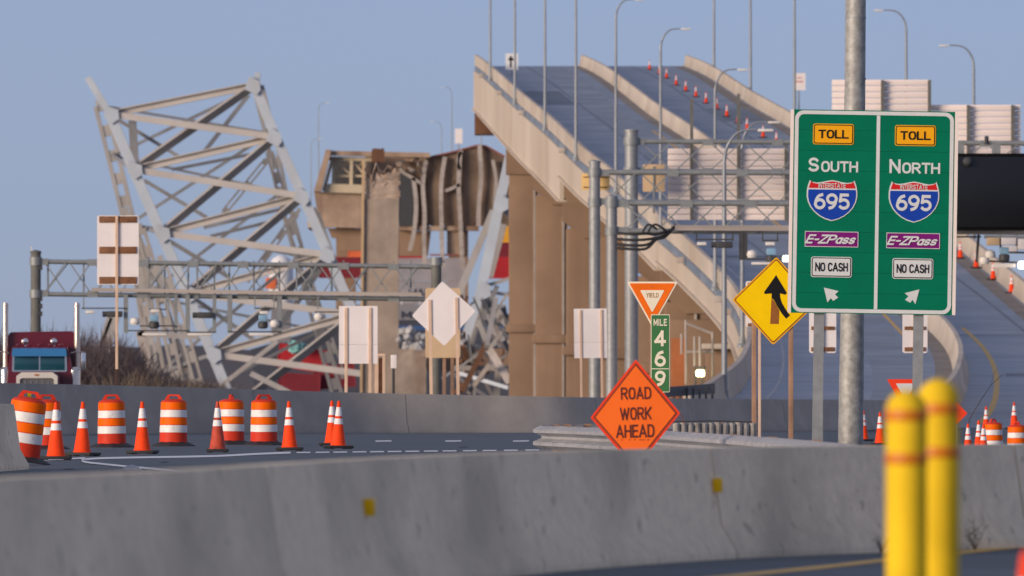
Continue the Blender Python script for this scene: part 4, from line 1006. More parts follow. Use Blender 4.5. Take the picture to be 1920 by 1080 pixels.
cones = [(105, 863, CONEO, 'leftmost bright cone on the road, nearest to the camera'), (154, 855.5, CONEO, 'bright cone just right of the first upright drum'), (267, 851.5, CONEO, 'cone between the second and third upright drums'),
         (543, 845.5, CONEO, 'cone right of the fifth upright drum, standing alone'), (622, 836.5, CONEO, 'left and rear cone of the close pair'), (634, 841.5, CONEO, 'right and front cone of the close pair')]
c0 = make_cone('traffic_cone', cones[0][3], GC); c0.location = road_pt(*cones[0][:2])
for k_, (x, y, m, lab) in enumerate(cones[1:]): dup(c0, road_pt(x, y), (R(0.6 * math.sin(k_ * 2)), R(0.9 * math.cos(k_ * 1.7)), R(9 * k_ - 20)), lab)
cdk = make_cone('traffic_cone', 'grubby dark orange cone before the fourth upright drum', GC, body=CONED, base_w=0.40); cdk.location = road_pt(408, 848.5)
# cones and drums on the right
def ground_at(x, y): return road_z(x, y)
GR2 = 'cones and drums on the road at the right edge'
for px, ptop, d, sc, lab in ((1619, 770, 253, 0.78, 'left cone of two beside the mast foot'), (1650, 773, 240, 0.80, 'right cone of two beside the mast foot'),
                             (1901.5, 754, 300, 0.82, 'farthest cone standing behind the drums at the right edge'), (1849, 762, 305, 0.80, 'pale grubby cone rising behind the small right-hand drum'),
                             (1815, 794, 232, 0.78, 'white striped cone nearest the yellow bollards on the right'), (1835, 788, 236, 0.80, 'second cone right of the yellow bollards'), (1844, 795, 230, 0.78, 'third cone right of the yellow bollards, touching the drum')):
    zt = ZP(ptop, d); x = XP(px, d)
    dup(c0, (x, d, max(zt - 0.93 * sc, -0.6) if d < 250 and px > 1700 else zt - 0.93 * sc), (0, 0, R(px % 40)), lab, sc, GR2)
for px, ptop, d, lab in ((1862, 785, 262, 'small striped drum among the cones right of the bollards'), (1907, 790, 258, 'striped drum cut by the right edge of the view')):
    zt = ZP(ptop, d); dup(d0, (XP(px, d), d, zt - 1.055 * 0.86), (0, 0, R(px)), lab, 0.86, GR2)
t = Thing('roll_up_sign', 'small orange diamond just right of the yellow bollards', 'road sign', P(1793, 800, 268), local=True); t.o.location.z = -0.4; k = F / 268.0
zc = ZP(775, 268) + 0.4
bm = bmesh.new(); bm_prism(bm, rpoly([(0, zc + 21 / k), (21 / k, zc), (0, zc - 21 / k), (-21 / k, zc)], 0.02, 3), -0.004, 0.004); t.part('panel', bm, SRWE)
bm = bmesh.new(); bm_box(bm, (0, 0.03, zc / 2), (0.04, 0.04, zc)); t.part('post', bm, GALV)
# blurred cone in the bottom right corner
c = P(1927, 1034, 34.0); dup(c0, (c.x, 34.0, c.z - 0.93 * 0.76), (0, 0, 0), 'blurred red cone cut by the bottom right corner', 0.76, 'blurred foreground cone')
# cones up the bridge deck
GB = 'cones in a row up the right carriageway of the bridge'
bc = [(1218, 131), (1237, 139), (1250, 147), (1268, 160), (1286, 171), (1305, 182), (1324, 194), (1344, 205), (1363, 219), (1384, 231), (1401, 244), (1431, 258), (1456, 271)]
bc2 = [(1800.5, 485), (1830.5, 503), (1862, 525), (1896.5, 550)]
for k_, (x, y) in enumerate(bc):
    d = deck_d(y); dup(c0, (XP(x, d), d, zdeck(d) + 0.007), (0, 0, R(k_ * 13)), '%s cone from the broken end in the row up the bridge' % ordinal(k_ + 1), 1.0, GB)
for k_, (x, y) in enumerate(bc2):
    d = deck_d(y); dup(c0, (XP(x, d), d, zdeck(d) + 0.007), (0, 0, R(k_ * 17)), '%s cone from the left on the deck right of the green sign' % ordinal(k_ + 1), 1.1, GB)
# ------------------------------------------------------------------ small signs on the bridge
d = 985.0; t = sign_back('road_sign', 'small white sign with a bent arrow at the top of the left carriageway', 948, 971.5, 100, 131, d, [(960, 103)], LPOLE, CTWHT, zbase=zdeck(d), pw=0.12, front=True)
bm = bmesh.new(); k = F / d; zc = ZP(115, d) - zdeck(d)
bm_box(bm, (-0.1, -0.012, zc - 0.2), (0.16, 0.008, 0.7)); bm_box(bm, (0.08, -0.014, zc + 0.16), (0.5, 0.004, 0.14)); bm_prism(bm, [(-0.38, zc + 0.1), (0.2, zc + 0.1), (-0.1, zc + 0.55)], -0.02, -0.017); t.part('arrow_print', bm, SBLK)
d = deck_d(206); t = sign_back('road_sign', 'small pink-white sign beside the lamp posts left of the green sign', 1488, 1510.5, 137, 169, d, [(1498, 139)], LPOLE, SBACK, zbase=zdeck(d), pw=0.12, front=True)
bm = bmesh.new(); k = F / d; zc = ZP(153, d) - zdeck(d); bm_box(bm, (0, -0.008, zc), (0.6, 0.006, 0.10)); bm_box(bm, (0, -0.008, zc + 0.3), (0.4, 0.006, 0.08)); t.part('print', bm, mat('faded_red_print', (0.6, 0.2, 0.18), 0.6))
t = sign_back('road_sign', 'tiny pale sign above the collapsed brown deck', 853, 867, 241, 269, 1700, [(860, 243)], LPOLE, SBACK, zbase=ZP(352, 1700), pw=0.2, front=True)
# ------------------------------------------------------------------ looped guardrail behind the road work sign
gp = pol([(XP(1660, 97), 97.0), (XP(1480, 116), 116.0), (XP(1330, 132), 132.0), (XP(1200, 147), 147.0), (XP(1090, 158), 158.0), (XP(1032, 163.0), 163.0), (XP(1016, 165.5), 165.5), (XP(1022, 168.5), 168.5), (XP(1060, 173), 173.0), (XP(1160, 179), 179.0), (XP(1290, 184), 184.0), (XP(1412, 188), 188.0)], 6)
gr = Thing('guardrail', 'corrugated steel guardrail looping to a nose behind the road work sign', 'guardrail', (gp[30][0], gp[30][1], ROAD_Z))
WB = [(0.00, 0.36), (0.05, 0.345), (0.13, 0.30), (0.13, 0.255), (0.0, 0.20), (0.0, 0.165), (0.13, 0.11), (0.13, 0.06), (0.05, 0.015), (0.0, 0.0)]
def wbeam(pts, m, z0):
    bm = bmesh.new(); rings = []
    n = len(pts)
    for i, (x, y) in enumerate(pts):
        a = pts[max(i - 1, 0)]; c = pts[min(i + 1, n - 1)]
        t = Vector((c[0] - a[0], c[1] - a[1], 0)).normalized(); s = Vector((-t.y, t.x, 0))   # outward side of the loop
        rings.append([bm.verts.new(Vector((x, y, z0 + z)) + s * o) for o, z in WB])
    for a, b in zip(rings, rings[1:]):
        for i in range(len(WB) - 1): bm.faces.new((a[i], a[i + 1], b[i + 1], b[i]))
    r = bmesh.ops.solidify(bm, geom=bm.faces[:], thickness=0.006)
    return bm
ROADSIDE = mat('guardrail_zinc', (0.66, 0.65, 0.64), 0.6, metal=0.1, var=0.12, scale=3, spots=(7, 0.66, 0.6, (0.22, 0.17, 0.13)))
gr.part('rail_beam', wbeam(gp[:31], ROADSIDE, 0.36), ROADSIDE)
gr.part('nose_beam', wbeam(gp[30:49], ROADSIDE, 0.36), ROADSIDE)
gr.part('rail_beam', wbeam(gp[48:], ROADSIDE, 0.36), ROADSIDE)
for i in list(range(2, 30, 3)) + list(range(44, 67, 3)):
    x, y = gp[i]; bm = bmesh.new(); a = 0.07
    n_ = gp[min(i + 1, 66)]; t = Vector((n_[0] - x, n_[1] - y, 0)).normalized() if i < 66 else Vector((1, 0, 0)); s = Vector((t.y, -t.x, 0)) * 0.12
    bm_box(bm, (x + s.x, y + s.y, 0.42), (0.12, 0.14, 0.60)); gr.part('post', bm, WOOD)
# sections of weathered timber barrier inside the loop
gw = Thing('crash_cushion', 'row of weathered grey crash cushion cells inside the guardrail loop', 'crash cushion', (XP(1340, 176), 176, ROAD_Z))
for i, px in enumerate(range(1262, 1408, 13)):
    d_ = 176 + 0.05 * i; x = XP(px + 6, d_); bm = bmesh.new()
    bm_lathe(bm, [(0.060, 0), (0.062, 0.02), (0.059, 0.30 + 0.02 * math.sin(i * 1.7)), (0.058, 0.565 + 0.03 * math.sin(i * 2.3)), (0.03, 0.585)], 10, (x, d_, ROAD_Z)); gw.part('cell', bm, mat('cushion_grey', (0.36, 0.33, 0.29), 0.85, var=0.4, scale=6))
bm = bmesh.new(); bm_tube(bm, [(XP(1255, 175.8), 175.8, ROAD_Z + 0.60), (XP(1330, 175.8), 175.8, ROAD_Z + 0.62), (XP(1410, 175.8), 175.8, ROAD_Z + 0.60)], 0.012, 6); gw.part('cable', bm, DARKM)

# ------------------------------------------------------------------ gantries
def gantry(label, posts, chords, x_left, x_right, d, bay, m, cr=0.09, post_r=0.24, phase=0.0, depth=1.2, sag=0.0, group=None, rear=True, pm=None):
    """posts: (px, top row); chords: (row top, row bottom) at the left, drawn as a pair of tubes with X lacing"""
    base = Vector((XP(posts[0][0], d), d, -0.2)); t = Thing('gantry', label, 'gantry', base, group)
    for px, top in posts:
        bm = bmesh.new(); x = XP(px, d); bm_rod(bm, (x, d, -0.74), (x, d, ZP(top, d)), post_r, post_r * 0.96, 18); bm_lathe(bm, [(post_r * 1.06, 0), (post_r * 1.06, 0.08), (0.01, 0.14)], 18, (x, d, ZP(top, d))); t.part('post', bm, pm or m)
        for zz in (chords[0], chords[1]):
            bm = bmesh.new(); bm_rod(bm, (x, d, ZP(zz, d) - 0.16), (x, d, ZP(zz, d) + 0.16), post_r * 1.18, None, 18); t.part('collar', bm, m)
    yt, yb = chords; x0, x1 = XP(x_left, d), XP(x_right, d)
    for f, dd in (('front', d), ('rear', d + depth)) if rear else (('front', d),):
        for y in (yt, yb):
            bm = bmesh.new(); bm_rod(bm, (x0, dd, ZP(y, d)), (x1, dd, ZP(y + sag, d)), cr, None, 12); t.part('chord', bm, m)
        n = int((x_right - x_left - phase) / bay)
        for i in range(n):
            a = XP(x_left + phase + bay * i, d); b = XP(x_left + phase + bay * (i + 1), d)
            za = ZP(yt + sag * i / n, d); zb = ZP(yb + sag * i / n, d)
            yy = dd - (0.05 if f == 'front' else -0.05)
            if f == 'front':
                t.strut('brace', (a + 0.05, yy, zb), (b - 0.05, yy, za), 0.05, 0.05, m); t.strut('brace', (a + 0.05, yy + 0.058, za), (b - 0.05, yy + 0.058, zb), 0.05, 0.05, m)
            elif i % 2 == 0:
                t.strut('brace', (a, yy, zb), (b, yy, za), 0.05, 0.05, m)
            if i % 2 == 0 and f == 'front':
                t.strut('gusset', (a - 0.22, dd - 0.093, zb + 0.02), (a + 0.22, dd - 0.093, zb + 0.02), 0.016, 0.26, m, up=(0, 0, 1)); t.strut('gusset', (a - 0.22, dd - 0.093, za - 0.02), (a + 0.22, dd - 0.093, za - 0.02), 0.016, 0.26, m, up=(0, 0, 1))
    if rear:
        for i in range(0, int((x_right - x_left) / bay) + 1, 2):
            x = XP(x_left + phase + bay * i, d)
            for y in (yt, yb): t.strut('tie', (x, d, ZP(y, d)), (x, d + depth, ZP(y, d)), 0.06, 0.06, m)
    return t
def camera_unit(t, px, py, d, kind):
    c = P(px, py, d)
    if kind == 'flood':
        t.box('floodlight', c, (0.36, 0.22, 0.13), CAMW, bevel=0.05)
    elif kind == 'camera':
        bm = bmesh.new(); bm_box(bm, c, (0.62, 0.24, 0.24), None, 0.05); bm_rod(bm, c + Vector((-0.31, 0, 0)), c + Vector((-0.48, 0, 0)), 0.11, 0.11, 12); t.part('camera', bm, DARKM)
    elif kind == 'dome':
        bm = bmesh.new(); bm_lathe(bm, [(0.16, -0.1), (0.2, 0.0), (0.16, 0.14), (0.01, 0.2)], 14, c); t.part('dome_camera', bm, CAMW)
    elif kind == 'reader':
        bm = bmesh.new(); bm_lathe(bm, [(0.12, -0.26), (0.2, -0.2), (0.2, 0.0), (0.14, 0.02)], 12, c); o = t.part('reader', bm, DARKM)
        bm = bmesh.new(); bm_box(bm, c + Vector((0, 0, 0.16)), (0.34, 0.3, 0.26), None, 0.05); t.part('reader_hood', bm, CAMB, o)
    elif kind == 'plate':
        t.box('antenna_panel', c, (0.95, 0.5, 0.10), CAMW, bevel=0.03)
# left gantry over the carriageway behind the dark barrier
ld = 420.0
g = gantry('long low grey toll gantry with cameras across the left, before the leaning truss', [(67, 475), (818, 489)], (490, 551), 70, 826, ld, 47.0, GALVD, 0.085, 0.21, 10, sag=10, pm=POSTD)
g.strut('cable_tray', P(172, 543, ld - 0.3), P(470, 548, ld - 0.3), 0.15, 0.15, RIBW, up=(0, 0, 1)); g.strut('cable_tray', P(470, 548.5, ld - 0.3), P(790, 552, ld - 0.3), 0.15, 0.15, RIBW, up=(0, 0, 1))
for px in (90, 157, 280, 309, 353, 370, 402, 430, 476, 524, 556, 584, 622, 770): g.strut('upright', P(px, 489, ld + 0.14), P(px, 556, ld + 0.14), 0.07, 0.07, GALVD)
for px, w in ((236, 0.17), (330, 0.13), (352, 0.17), (402, 0.14), (431, 0.19), (524, 0.2)): g.strut('hanger', P(px, 552, ld - 0.16), P(px, 624, ld - 0.16), w, w, GALVD)
for x0, x1, y in ((153, 237, 578), (240, 352, 620), (352, 404, 623), (428, 526, 622), (262, 330, 611), (280, 312, 580), (478, 515, 578), (590, 636, 585)): g.strut('crossbar', P(x0, y, ld - 0.3), P(x1, y, ld - 0.3), 0.05, 0.05, DARKM)
for x0 in (157, 316, 280, 312, 478, 514, 596): g.strut('hanger', P(x0, 556, ld - 0.3), P(x0, 580, ld - 0.3), 0.05, 0.05, GALVD)
for px, py, kd in ((169, 585, 'flood'), (215, 589, 'camera'), (253, 604, 'dome'), (289, 604, 'reader'), (291, 583, 'flood'), (384, 591, 'camera'), (493, 604, 'reader'), (495, 586, 'flood'), (515, 608, 'dome'), (290, 627, 'plate'), (375, 627, 'plate'), (490, 627, 'plate'), (598, 595, 'dome')): camera_unit(g, px, py, ld - 0.35, kd)
for y in (502, 560, 574, 588): g.box('bracket', P(76, y, ld), (0.14, 0.3, 0.18), DARKM)
g.strut('antenna', P(59, 462, ld), P(59, 482, ld), 0.04, 0.04, CAMW)
# three gantries on the right, one behind the other
XR = 2010
ga = gantry('rear and tallest of three grey lattice gantries left of the green sign', [(1184, 247), (XR - 20, 250)], (265, 321), 1190, XR, 436, 65.0, GALVD, 0.10, 0.285, 8, sag=4, pm=GALV, group='stacked lattice gantries', rear=False)
gb = gantry('middle of three grey lattice gantries, with a post at its left end', [(1115, 306), (XR - 40, 310)], (323, 379), 1120, XR, 412, 65.0, GALVD, 0.105, 0.225, 12, sag=2, pm=GALV, group='stacked lattice gantries', rear=False)
gc_ = gantry('front and lowest of three grey lattice gantries, with coiled black cables', [(1147, 372), (XR - 10, 376)], (381, 433), 1150, XR, 396, 60.0, GALVD, 0.10, 0.215, 18, sag=2, pm=GALV, group='stacked lattice gantries', rear=False)
gc_.strut('cable_tray', P(1258, 427, 395.6), P(1480, 428, 395.6), 0.15, 0.2, RIBW, up=(0, 0, 1)); gc_.strut('cable_tray', P(1790, 434, 395.6), P(1925, 436, 395.6), 0.15, 0.2, RIBW, up=(0, 0, 1))
# black cables drooping from the front gantry
cb = Thing('cable_bundle', 'bundle of black cables looping between gantry posts under the lattice', 'cables', P(1160, 445, 396))
for k_, (y0, y1, xe) in enumerate(((437, 434, 1245), (448, 436, 1255), (458, 432, 1262), (465, 426, 1266))):
    pts = [P(1156, y0, 395.3), P(1185, y0 + 2, 395.1), P(1212, y0 + 1, 395.1), P(1230, (y0 + y1) / 2 + 4, 395.2), P(1248, (y0 + y1) / 2 - 2, 395.3), P(xe, y1 - 4, 395.6)]
    bm = bmesh.new(); bm_tube(bm, [Vector(p) for p in pol([tuple(p) for p in pts], 4)], 0.055, 8); cb.part('cable', bm, RUBB)
for x0, x1 in ((1205, 1232), (1215, 1246)):
    bm = bmesh.new(); bm_tube(bm, [Vector(p) for p in pol([tuple(P(x0, 436, 395.0)), tuple(P(x0 + 6, 425, 395.0)), tuple(P((x0 + x1) / 2, 421, 395.0)), tuple(P(x1, 430, 395.2))], 4)], 0.04, 6); cb.part('cable', bm, RUBB)
for px, w in ((1306, 0.05), (1374, 0.05), (1390, 0.17), (1398, 0.14), (1430, 0.05), (1458, 0.05)): gc_.strut('hanger', P(px, 436, 395.5), P(px, 452 if w < 0.1 else 487, 395.5), w, w, DARKM)
for x0, x1, y in ((1304, 1376, 449), (1430, 1460, 451), (1386, 1470, 486), (1340, 1372, 459), (1790, 1840, 444)): gc_.strut('crossbar', P(x0, y, 395.4), P(x1, y, 395.4), 0.06, 0.06, DARKM)
for px, py, kd in ((1316, 457, 'flood'), (1358, 459, 'camera'), (1444, 457, 'flood'), (1446, 480, 'reader'), (1410, 478, 'dome'), (1433, 494, 'plate'), (1846, 490, 'dome'), (1857, 478, 'dome'), (1883, 478, 'reader')): camera_unit(gc_, px, py, 395.3, kd)
gc_.strut('hanger', P(1835, 440, 395.5), P(1831, 492, 395.5), 0.1, 0.1, DARKM); gc_.strut('crossbar', P(1845, 489, 395.3), P(1920, 493, 395.3), 0.07, 0.07, DARKM)
gc_.strut('antenna_panel', P(1862, 497.5, 395.2), P(1904, 498, 395.2), 0.12, 0.14, CAMW, up=(0, 0, 1))
def lit(t, px, py, d, r, m, name='lit_lamp'):
    c = P(px, py, d); bm = bmesh.new(); bm_box(bm, c, (r * 2.2, 0.25, r * 1.7), None, r * 0.5, 3); t.part(name, bm, m)
lit(gc_, 1475, 485, 395.0, 0.14, LAMPW); lit(gc_, 1918, 497, 395.0, 0.17, LAMPW)
# overhead sign backs of white extruded planks on I-beams
def plank_back(label, x0, x1, y0, y1, d, beams, group='white plank backs of overhead signs'):
    t = Thing('overhead_sign', label, 'road sign', P((x0 + x1) / 2, y1, d), group)
    n = max(3, int((y1 - y0) / 11.2)); h = (ZP(y0, d) - ZP(y1, d)) / n; xa, xb_ = XP(x0, d), XP(x1, d)
    bm = bmesh.new(); bm_box(bm, (0, 0, 0), (xb_ - xa, 0.09, h * 0.74), None, 0.02); bm_box(bm, (0, 0.03, h * 0.45), (xb_ - xa - 0.01, 0.02, h * 0.2))
    me = None
    for i in range(n):
        z = ZP(y1, d) + h * (i + 0.5)
        if me is None:
            o = link_mesh('plank', bm, SLATW, t.o); me = o.data
        else:
            o = bpy.data.objects.new('plank', me); COL.objects.link(o); o.parent = t.o
        o.location = Vector(((xa + xb_) / 2, d, z)) - t.off
    for px, b0, b1 in beams:
        bm = bmesh.new(); bm_ibeam(bm, P(px, b1, d - 0.16), P(px, b0, d - 0.16), 0.13, 0.2, 0.014, (0, 1, 0)); t.part('beam', bm, POSTD)
    return t
plank_back('white plank sign back behind the lattice gantries, left of the green sign', 1252, 1482, 279, 414, 438.2, [(1297, 186, 412), (1385, 176, 412), (1474, 262, 412)])
plank_back('taller white plank sign back above the green sign', 1560, 1744, 150, 300, 438.2, [(1655, 150, 300), (1743, 150, 300)])
plank_back('white plank sign back at the right above the black message board', 1745.5, 1914, 197, 420, 438.4, [(1816, 197, 420), (1899, 197, 420)])
t = sign_back('road_sign', 'small pinkish sign back mounted on the lattice left of the planks', 1205, 1247, 308, 359.5, 437.6, [(1226, 312)], GALVD, SBACKT, zbase=ZP(400, 437.6), pw=0.08)
t = sign_back('road_sign', 'sunlit yellow sign back strapped to the left gantry post', 1090, 1143, 325, 356.5, 412.6, [], GALVD, mat('sign_back_sunlit', (0.82, 0.55, 0.22), 0.6, var=0.08, scale=2), zbase=ZP(370, 412.6), strips=((331, 333), (350, 352)))  # warm sunlight on the sign back is put into its yellow
# black message board
vb = Thing('message_board', 'large black message board at the right edge', 'message board', P(1850, 432, 394))
vb.box('cabinet', P(1830, 360, 394.0), (260 / (F / 394), 0.9, 144 / (F / 394)), BLACKB, bevel=0.03)
vb.box('screen', P(1830, 360, 393.5), (248 / (F / 393.5), 0.06, 132 / (F / 393.5)), mat('dark_screen', (0.006, 0.006, 0.007), 0.3, var=0.1, scale=2), bevel=0.01)
bm = bmesh.new(); bm_lathe(bm, [(0.17, 0), (0.17, 0.12), (0.1, 0.2), (0.01, 0.22)], 16); bmesh.ops.transform(bm, matrix=Matrix.Translation(P(1814, 303, 393.4)) @ Matrix.Rotation(R(90), 4, 'X'), verts=bm.verts); vb.part('camera_dome', bm, DARKM)
for px in (1800, 1868): vb.box('hanger', P(px, 283, 394), (0.3, 0.5, 0.5), GALVD)
t = Thing('sensor', 'small dark sensor standing on the gantry rail above the black board', 'sensor', P(1850, 266, 407)); bm = bmesh.new(); bm_lathe(bm, [(0.12, 0), (0.12, 0.05), (0.06, 0.08), (0.09, 0.18), (0.09, 0.3), (0.01, 0.34)], 12, P(1850, 270, 435.9)); t.part('housing', bm, DARKM)
# jumble of pale overhead equipment at the right edge under the board
eq = Thing('equipment_boxes', 'pale equipment boxes on a rail under the black board at the right edge', 'equipment', P(1880, 470, 400))
for x0, x1, y0, y1 in ((1850, 1874, 446, 460), (1877, 1905, 446, 459), (1880, 1907, 461, 472), (1908, 1935, 448, 468)):
    eq.box('box', P((x0 + x1) / 2, (y0 + y1) / 2, 400), ((x1 - x0) / 50, 0.5, (y1 - y0) / 50), SBACKT if x0 == 1850 else SBACK, bevel=0.03)
eq.strut('rail', P(1845, 444, 400), P(1940, 445, 400), 0.1, 0.12, GALVD); eq.strut('rail', P(1875, 473, 400.2), P(1940, 474, 400.2), 0.08, 0.08, GALVD)
for x in (1876, 1906): eq.strut('upright', P(x, 436, 400.3), P(x, 474, 400.3), 0.08, 0.08, GALVD)

# lit lamp and pipe frame under the bridge, by the inner parapet
fl = Thing('pipe_frame', 'pale pipe frame with a glowing lamp under the low end of the bridge', 'lamp', P(1310, 720, 560))
for a, b in (((1286, 600), (1286, 720)), ((1336, 622), (1336, 716)), ((1284, 660), (1338, 660)), ((1286, 606), (1337, 626)), ((1278, 626), (1278, 664))): fl.rod('pipe', P(*a, 560), P(*b, 560), 0.07, RIBW)
for x in (1302.5, 1312.5): fl.rod('tube', P(x, 631, 559.5), P(x, 687, 559.5), 0.075, RIBW)
for x in (1304, 1316): fl.rod('stem', P(x, 700, 559.6), P(x, 728, 559.6), 0.06, DARKM)
lit(fl, 1313, 700, 559.3, 0.20, LAMPY); fl.box('lamp_hood', P(1313, 690, 559.5), (0.62, 0.35, 0.14), DARKM, bevel=0.03)
ll = bpy.data.lights.new('lamp_light', 'POINT'); ll.energy = 30; ll.color = (1, 0.86, 0.4); ll.shadow_soft_size = 0.25
lo = bpy.data.objects.new('lamp_light', ll); COL.objects.link(lo); lo.parent = fl.o; lo.location = P(1313, 701, 558.6) - fl.off
dr = Thing('guide_rail', 'short dark rail with posts behind the barrier, right of the mile marker', 'rail', (XP(1290, 330), 330, ROAD_Z))
for y in (727, 736): dr.strut('rail', P(1246, y + 4, 330), P(1338, y - 3, 338), 0.08, 0.16, DARKM, up=(0, 0, 1))
for x in range(1252, 1340, 12): dr.strut('post', (XP(x, 333), 333.3, -0.1), (XP(x, 333), 333.3, ZP(729 - (x - 1250) * 0.06, 333)), 0.07, 0.07, DARKM)

# ------------------------------------------------------------------ maroon truck on the left
td = 332.0; tb = Vector((XP(71.5, td), td, ROAD_Z)); TZ = -ROAD_Z
tk = Thing('truck', 'maroon long-nose truck with twin chrome stacks facing the camera at the left edge', 'truck', tb, local=True)
kk = F / td
def tz(py): return ZP(py, td) - ROAD_Z
def tx(px): return (px - 71.5) / kk
bm = bmesh.new(); bm_prism(bm, rpoly([(-1.14, 1.2), (1.14, 1.2), (1.14, tz(636)), (0.98, tz(620)), (-0.98, tz(622)), (-1.14, tz(640))], 0.12, 5), 2.3, 4.6); tk.part('sleeper', bm, TRKR)
bm = bmesh.new(); bm_prism(bm, rpoly([(-1.02, 1.1), (1.02, 1.1), (0.98, 2.0), (0.86, tz(649)), (-0.86, tz(649)), (-0.98, 2.0)], 0.08, 4), 1.0, 2.298); cab = tk.part('cab', bm, TRKR)
bm = bmesh.new(); bm_prism(bm, rpoly([(-0.86, tz(697)), (0.86, tz(697)), (0.84, tz(654)), (-0.84, tz(654))], 0.05, 4), 0.975, 0.999); tk.part('windscreen_frame', bm, CHROME, cab)
for s in (-1, 1):
    bm = bmesh.new(); bm_box(bm, (s * 0.405, 0.962, (tz(668) + tz(694)) / 2), (0.77, 0.02, tz(668) - tz(694)), None, 0.006); tk.part('windscreen', bm, GLASSD, cab)
bm = bmesh.new(); bm_prism(bm, rpoly([(-0.86, tz(666)), (0.86, tz(666)), (0.83, tz(652)), (-0.83, tz(652))], 0.02, 3), 0.70, 0.95)
for v in bm.verts:
    if v.co.y < 0.8: v.co.z -= 0.03
tk.part('sun_visor', bm, mat('visor_sky_reflection', (0.035, 0.19, 0.42), 0.4, metal=0.2, var=0.05, scale=3))  # blue is the sky reflected in the stainless visor, painted as colour
for i in range(5):
    bm = bmesh.new(); bm_box(bm, (-0.66 + i * 0.33, 1.06, tz(647)), (0.12, 0.16, 0.09), None, 0.03); tk.part('marker_light', bm, TRKR)
for s in (-0.47, 0.43):
    bm = bmesh.new(); bm_lathe(bm, [(0.03, -0.2), (0.05, 0.0), (0.105, 0.10), (0.105, 0.14), (0.01, 0.17)], 16); bmesh.ops.transform(bm, matrix=Matrix.Translation((s, 1.6, tz(640))) @ Matrix.Rotation(R(90), 4, 'X'), verts=bm.verts); tk.part('horn', bm, CHROME)
    tk.box('horn_bracket', (s, 1.7, tz(646)), (0.05, 0.05, 0.14), CHROME)
bm = bmesh.new(); bm_prism(bm, rpoly([(-0.64, 0.5), (0.64, 0.5), (0.66, tz(706)), (0.46, tz(696.5)), (-0.46, tz(696.5)), (-0.66, tz(706))], 0.10, 5), -0.75, 0.998); tk.part('hood', bm, TRKR)
fo = rpoly([(-0.64, 0.55), (0.64, 0.55), (0.64, tz(705)), (0.47, tz(698)), (-0.47, tz(698)), (-0.64, tz(705))], 0.07, 4)
fi = rpoly([(-0.53, 0.62), (0.53, 0.62), (0.53, tz(711)), (0.45, tz(709)), (-0.45, tz(709)), (-0.53, tz(711))], 0.04, 4)
bm = bmesh.new(); bm_ring(bm, fo, fi, -0.86, -0.755); gs2 = tk.part('grille_surround', bm, mat('bright_chrome_cream', (0.86, 0.76, 0.62), 0.35, metal=0.5, var=0.04, scale=4))
bm = bmesh.new(); bm_prism(bm, inset(fi, 0.99), -0.79, -0.76); gl = tk.part('grille', bm, GRILLE)
for i in range(5):
    bm = bmesh.new(); bm_box(bm, (-0.36 + 0.18 * i, -0.80, 1.05), (0.018, 0.02, 0.86)); tk.part('grille_bar', bm, CHROME, gl)
em = [(0.085 * math.cos(R(a)), tz(703.3) + 0.032 * math.sin(R(a))) for a in range(0, 360, 20)]
bm = bmesh.new(); bm_prism(bm, em, -0.875, -0.862); tk.part('emblem', bm, mat('emblem_bronze', (0.42, 0.16, 0.05), 0.4))
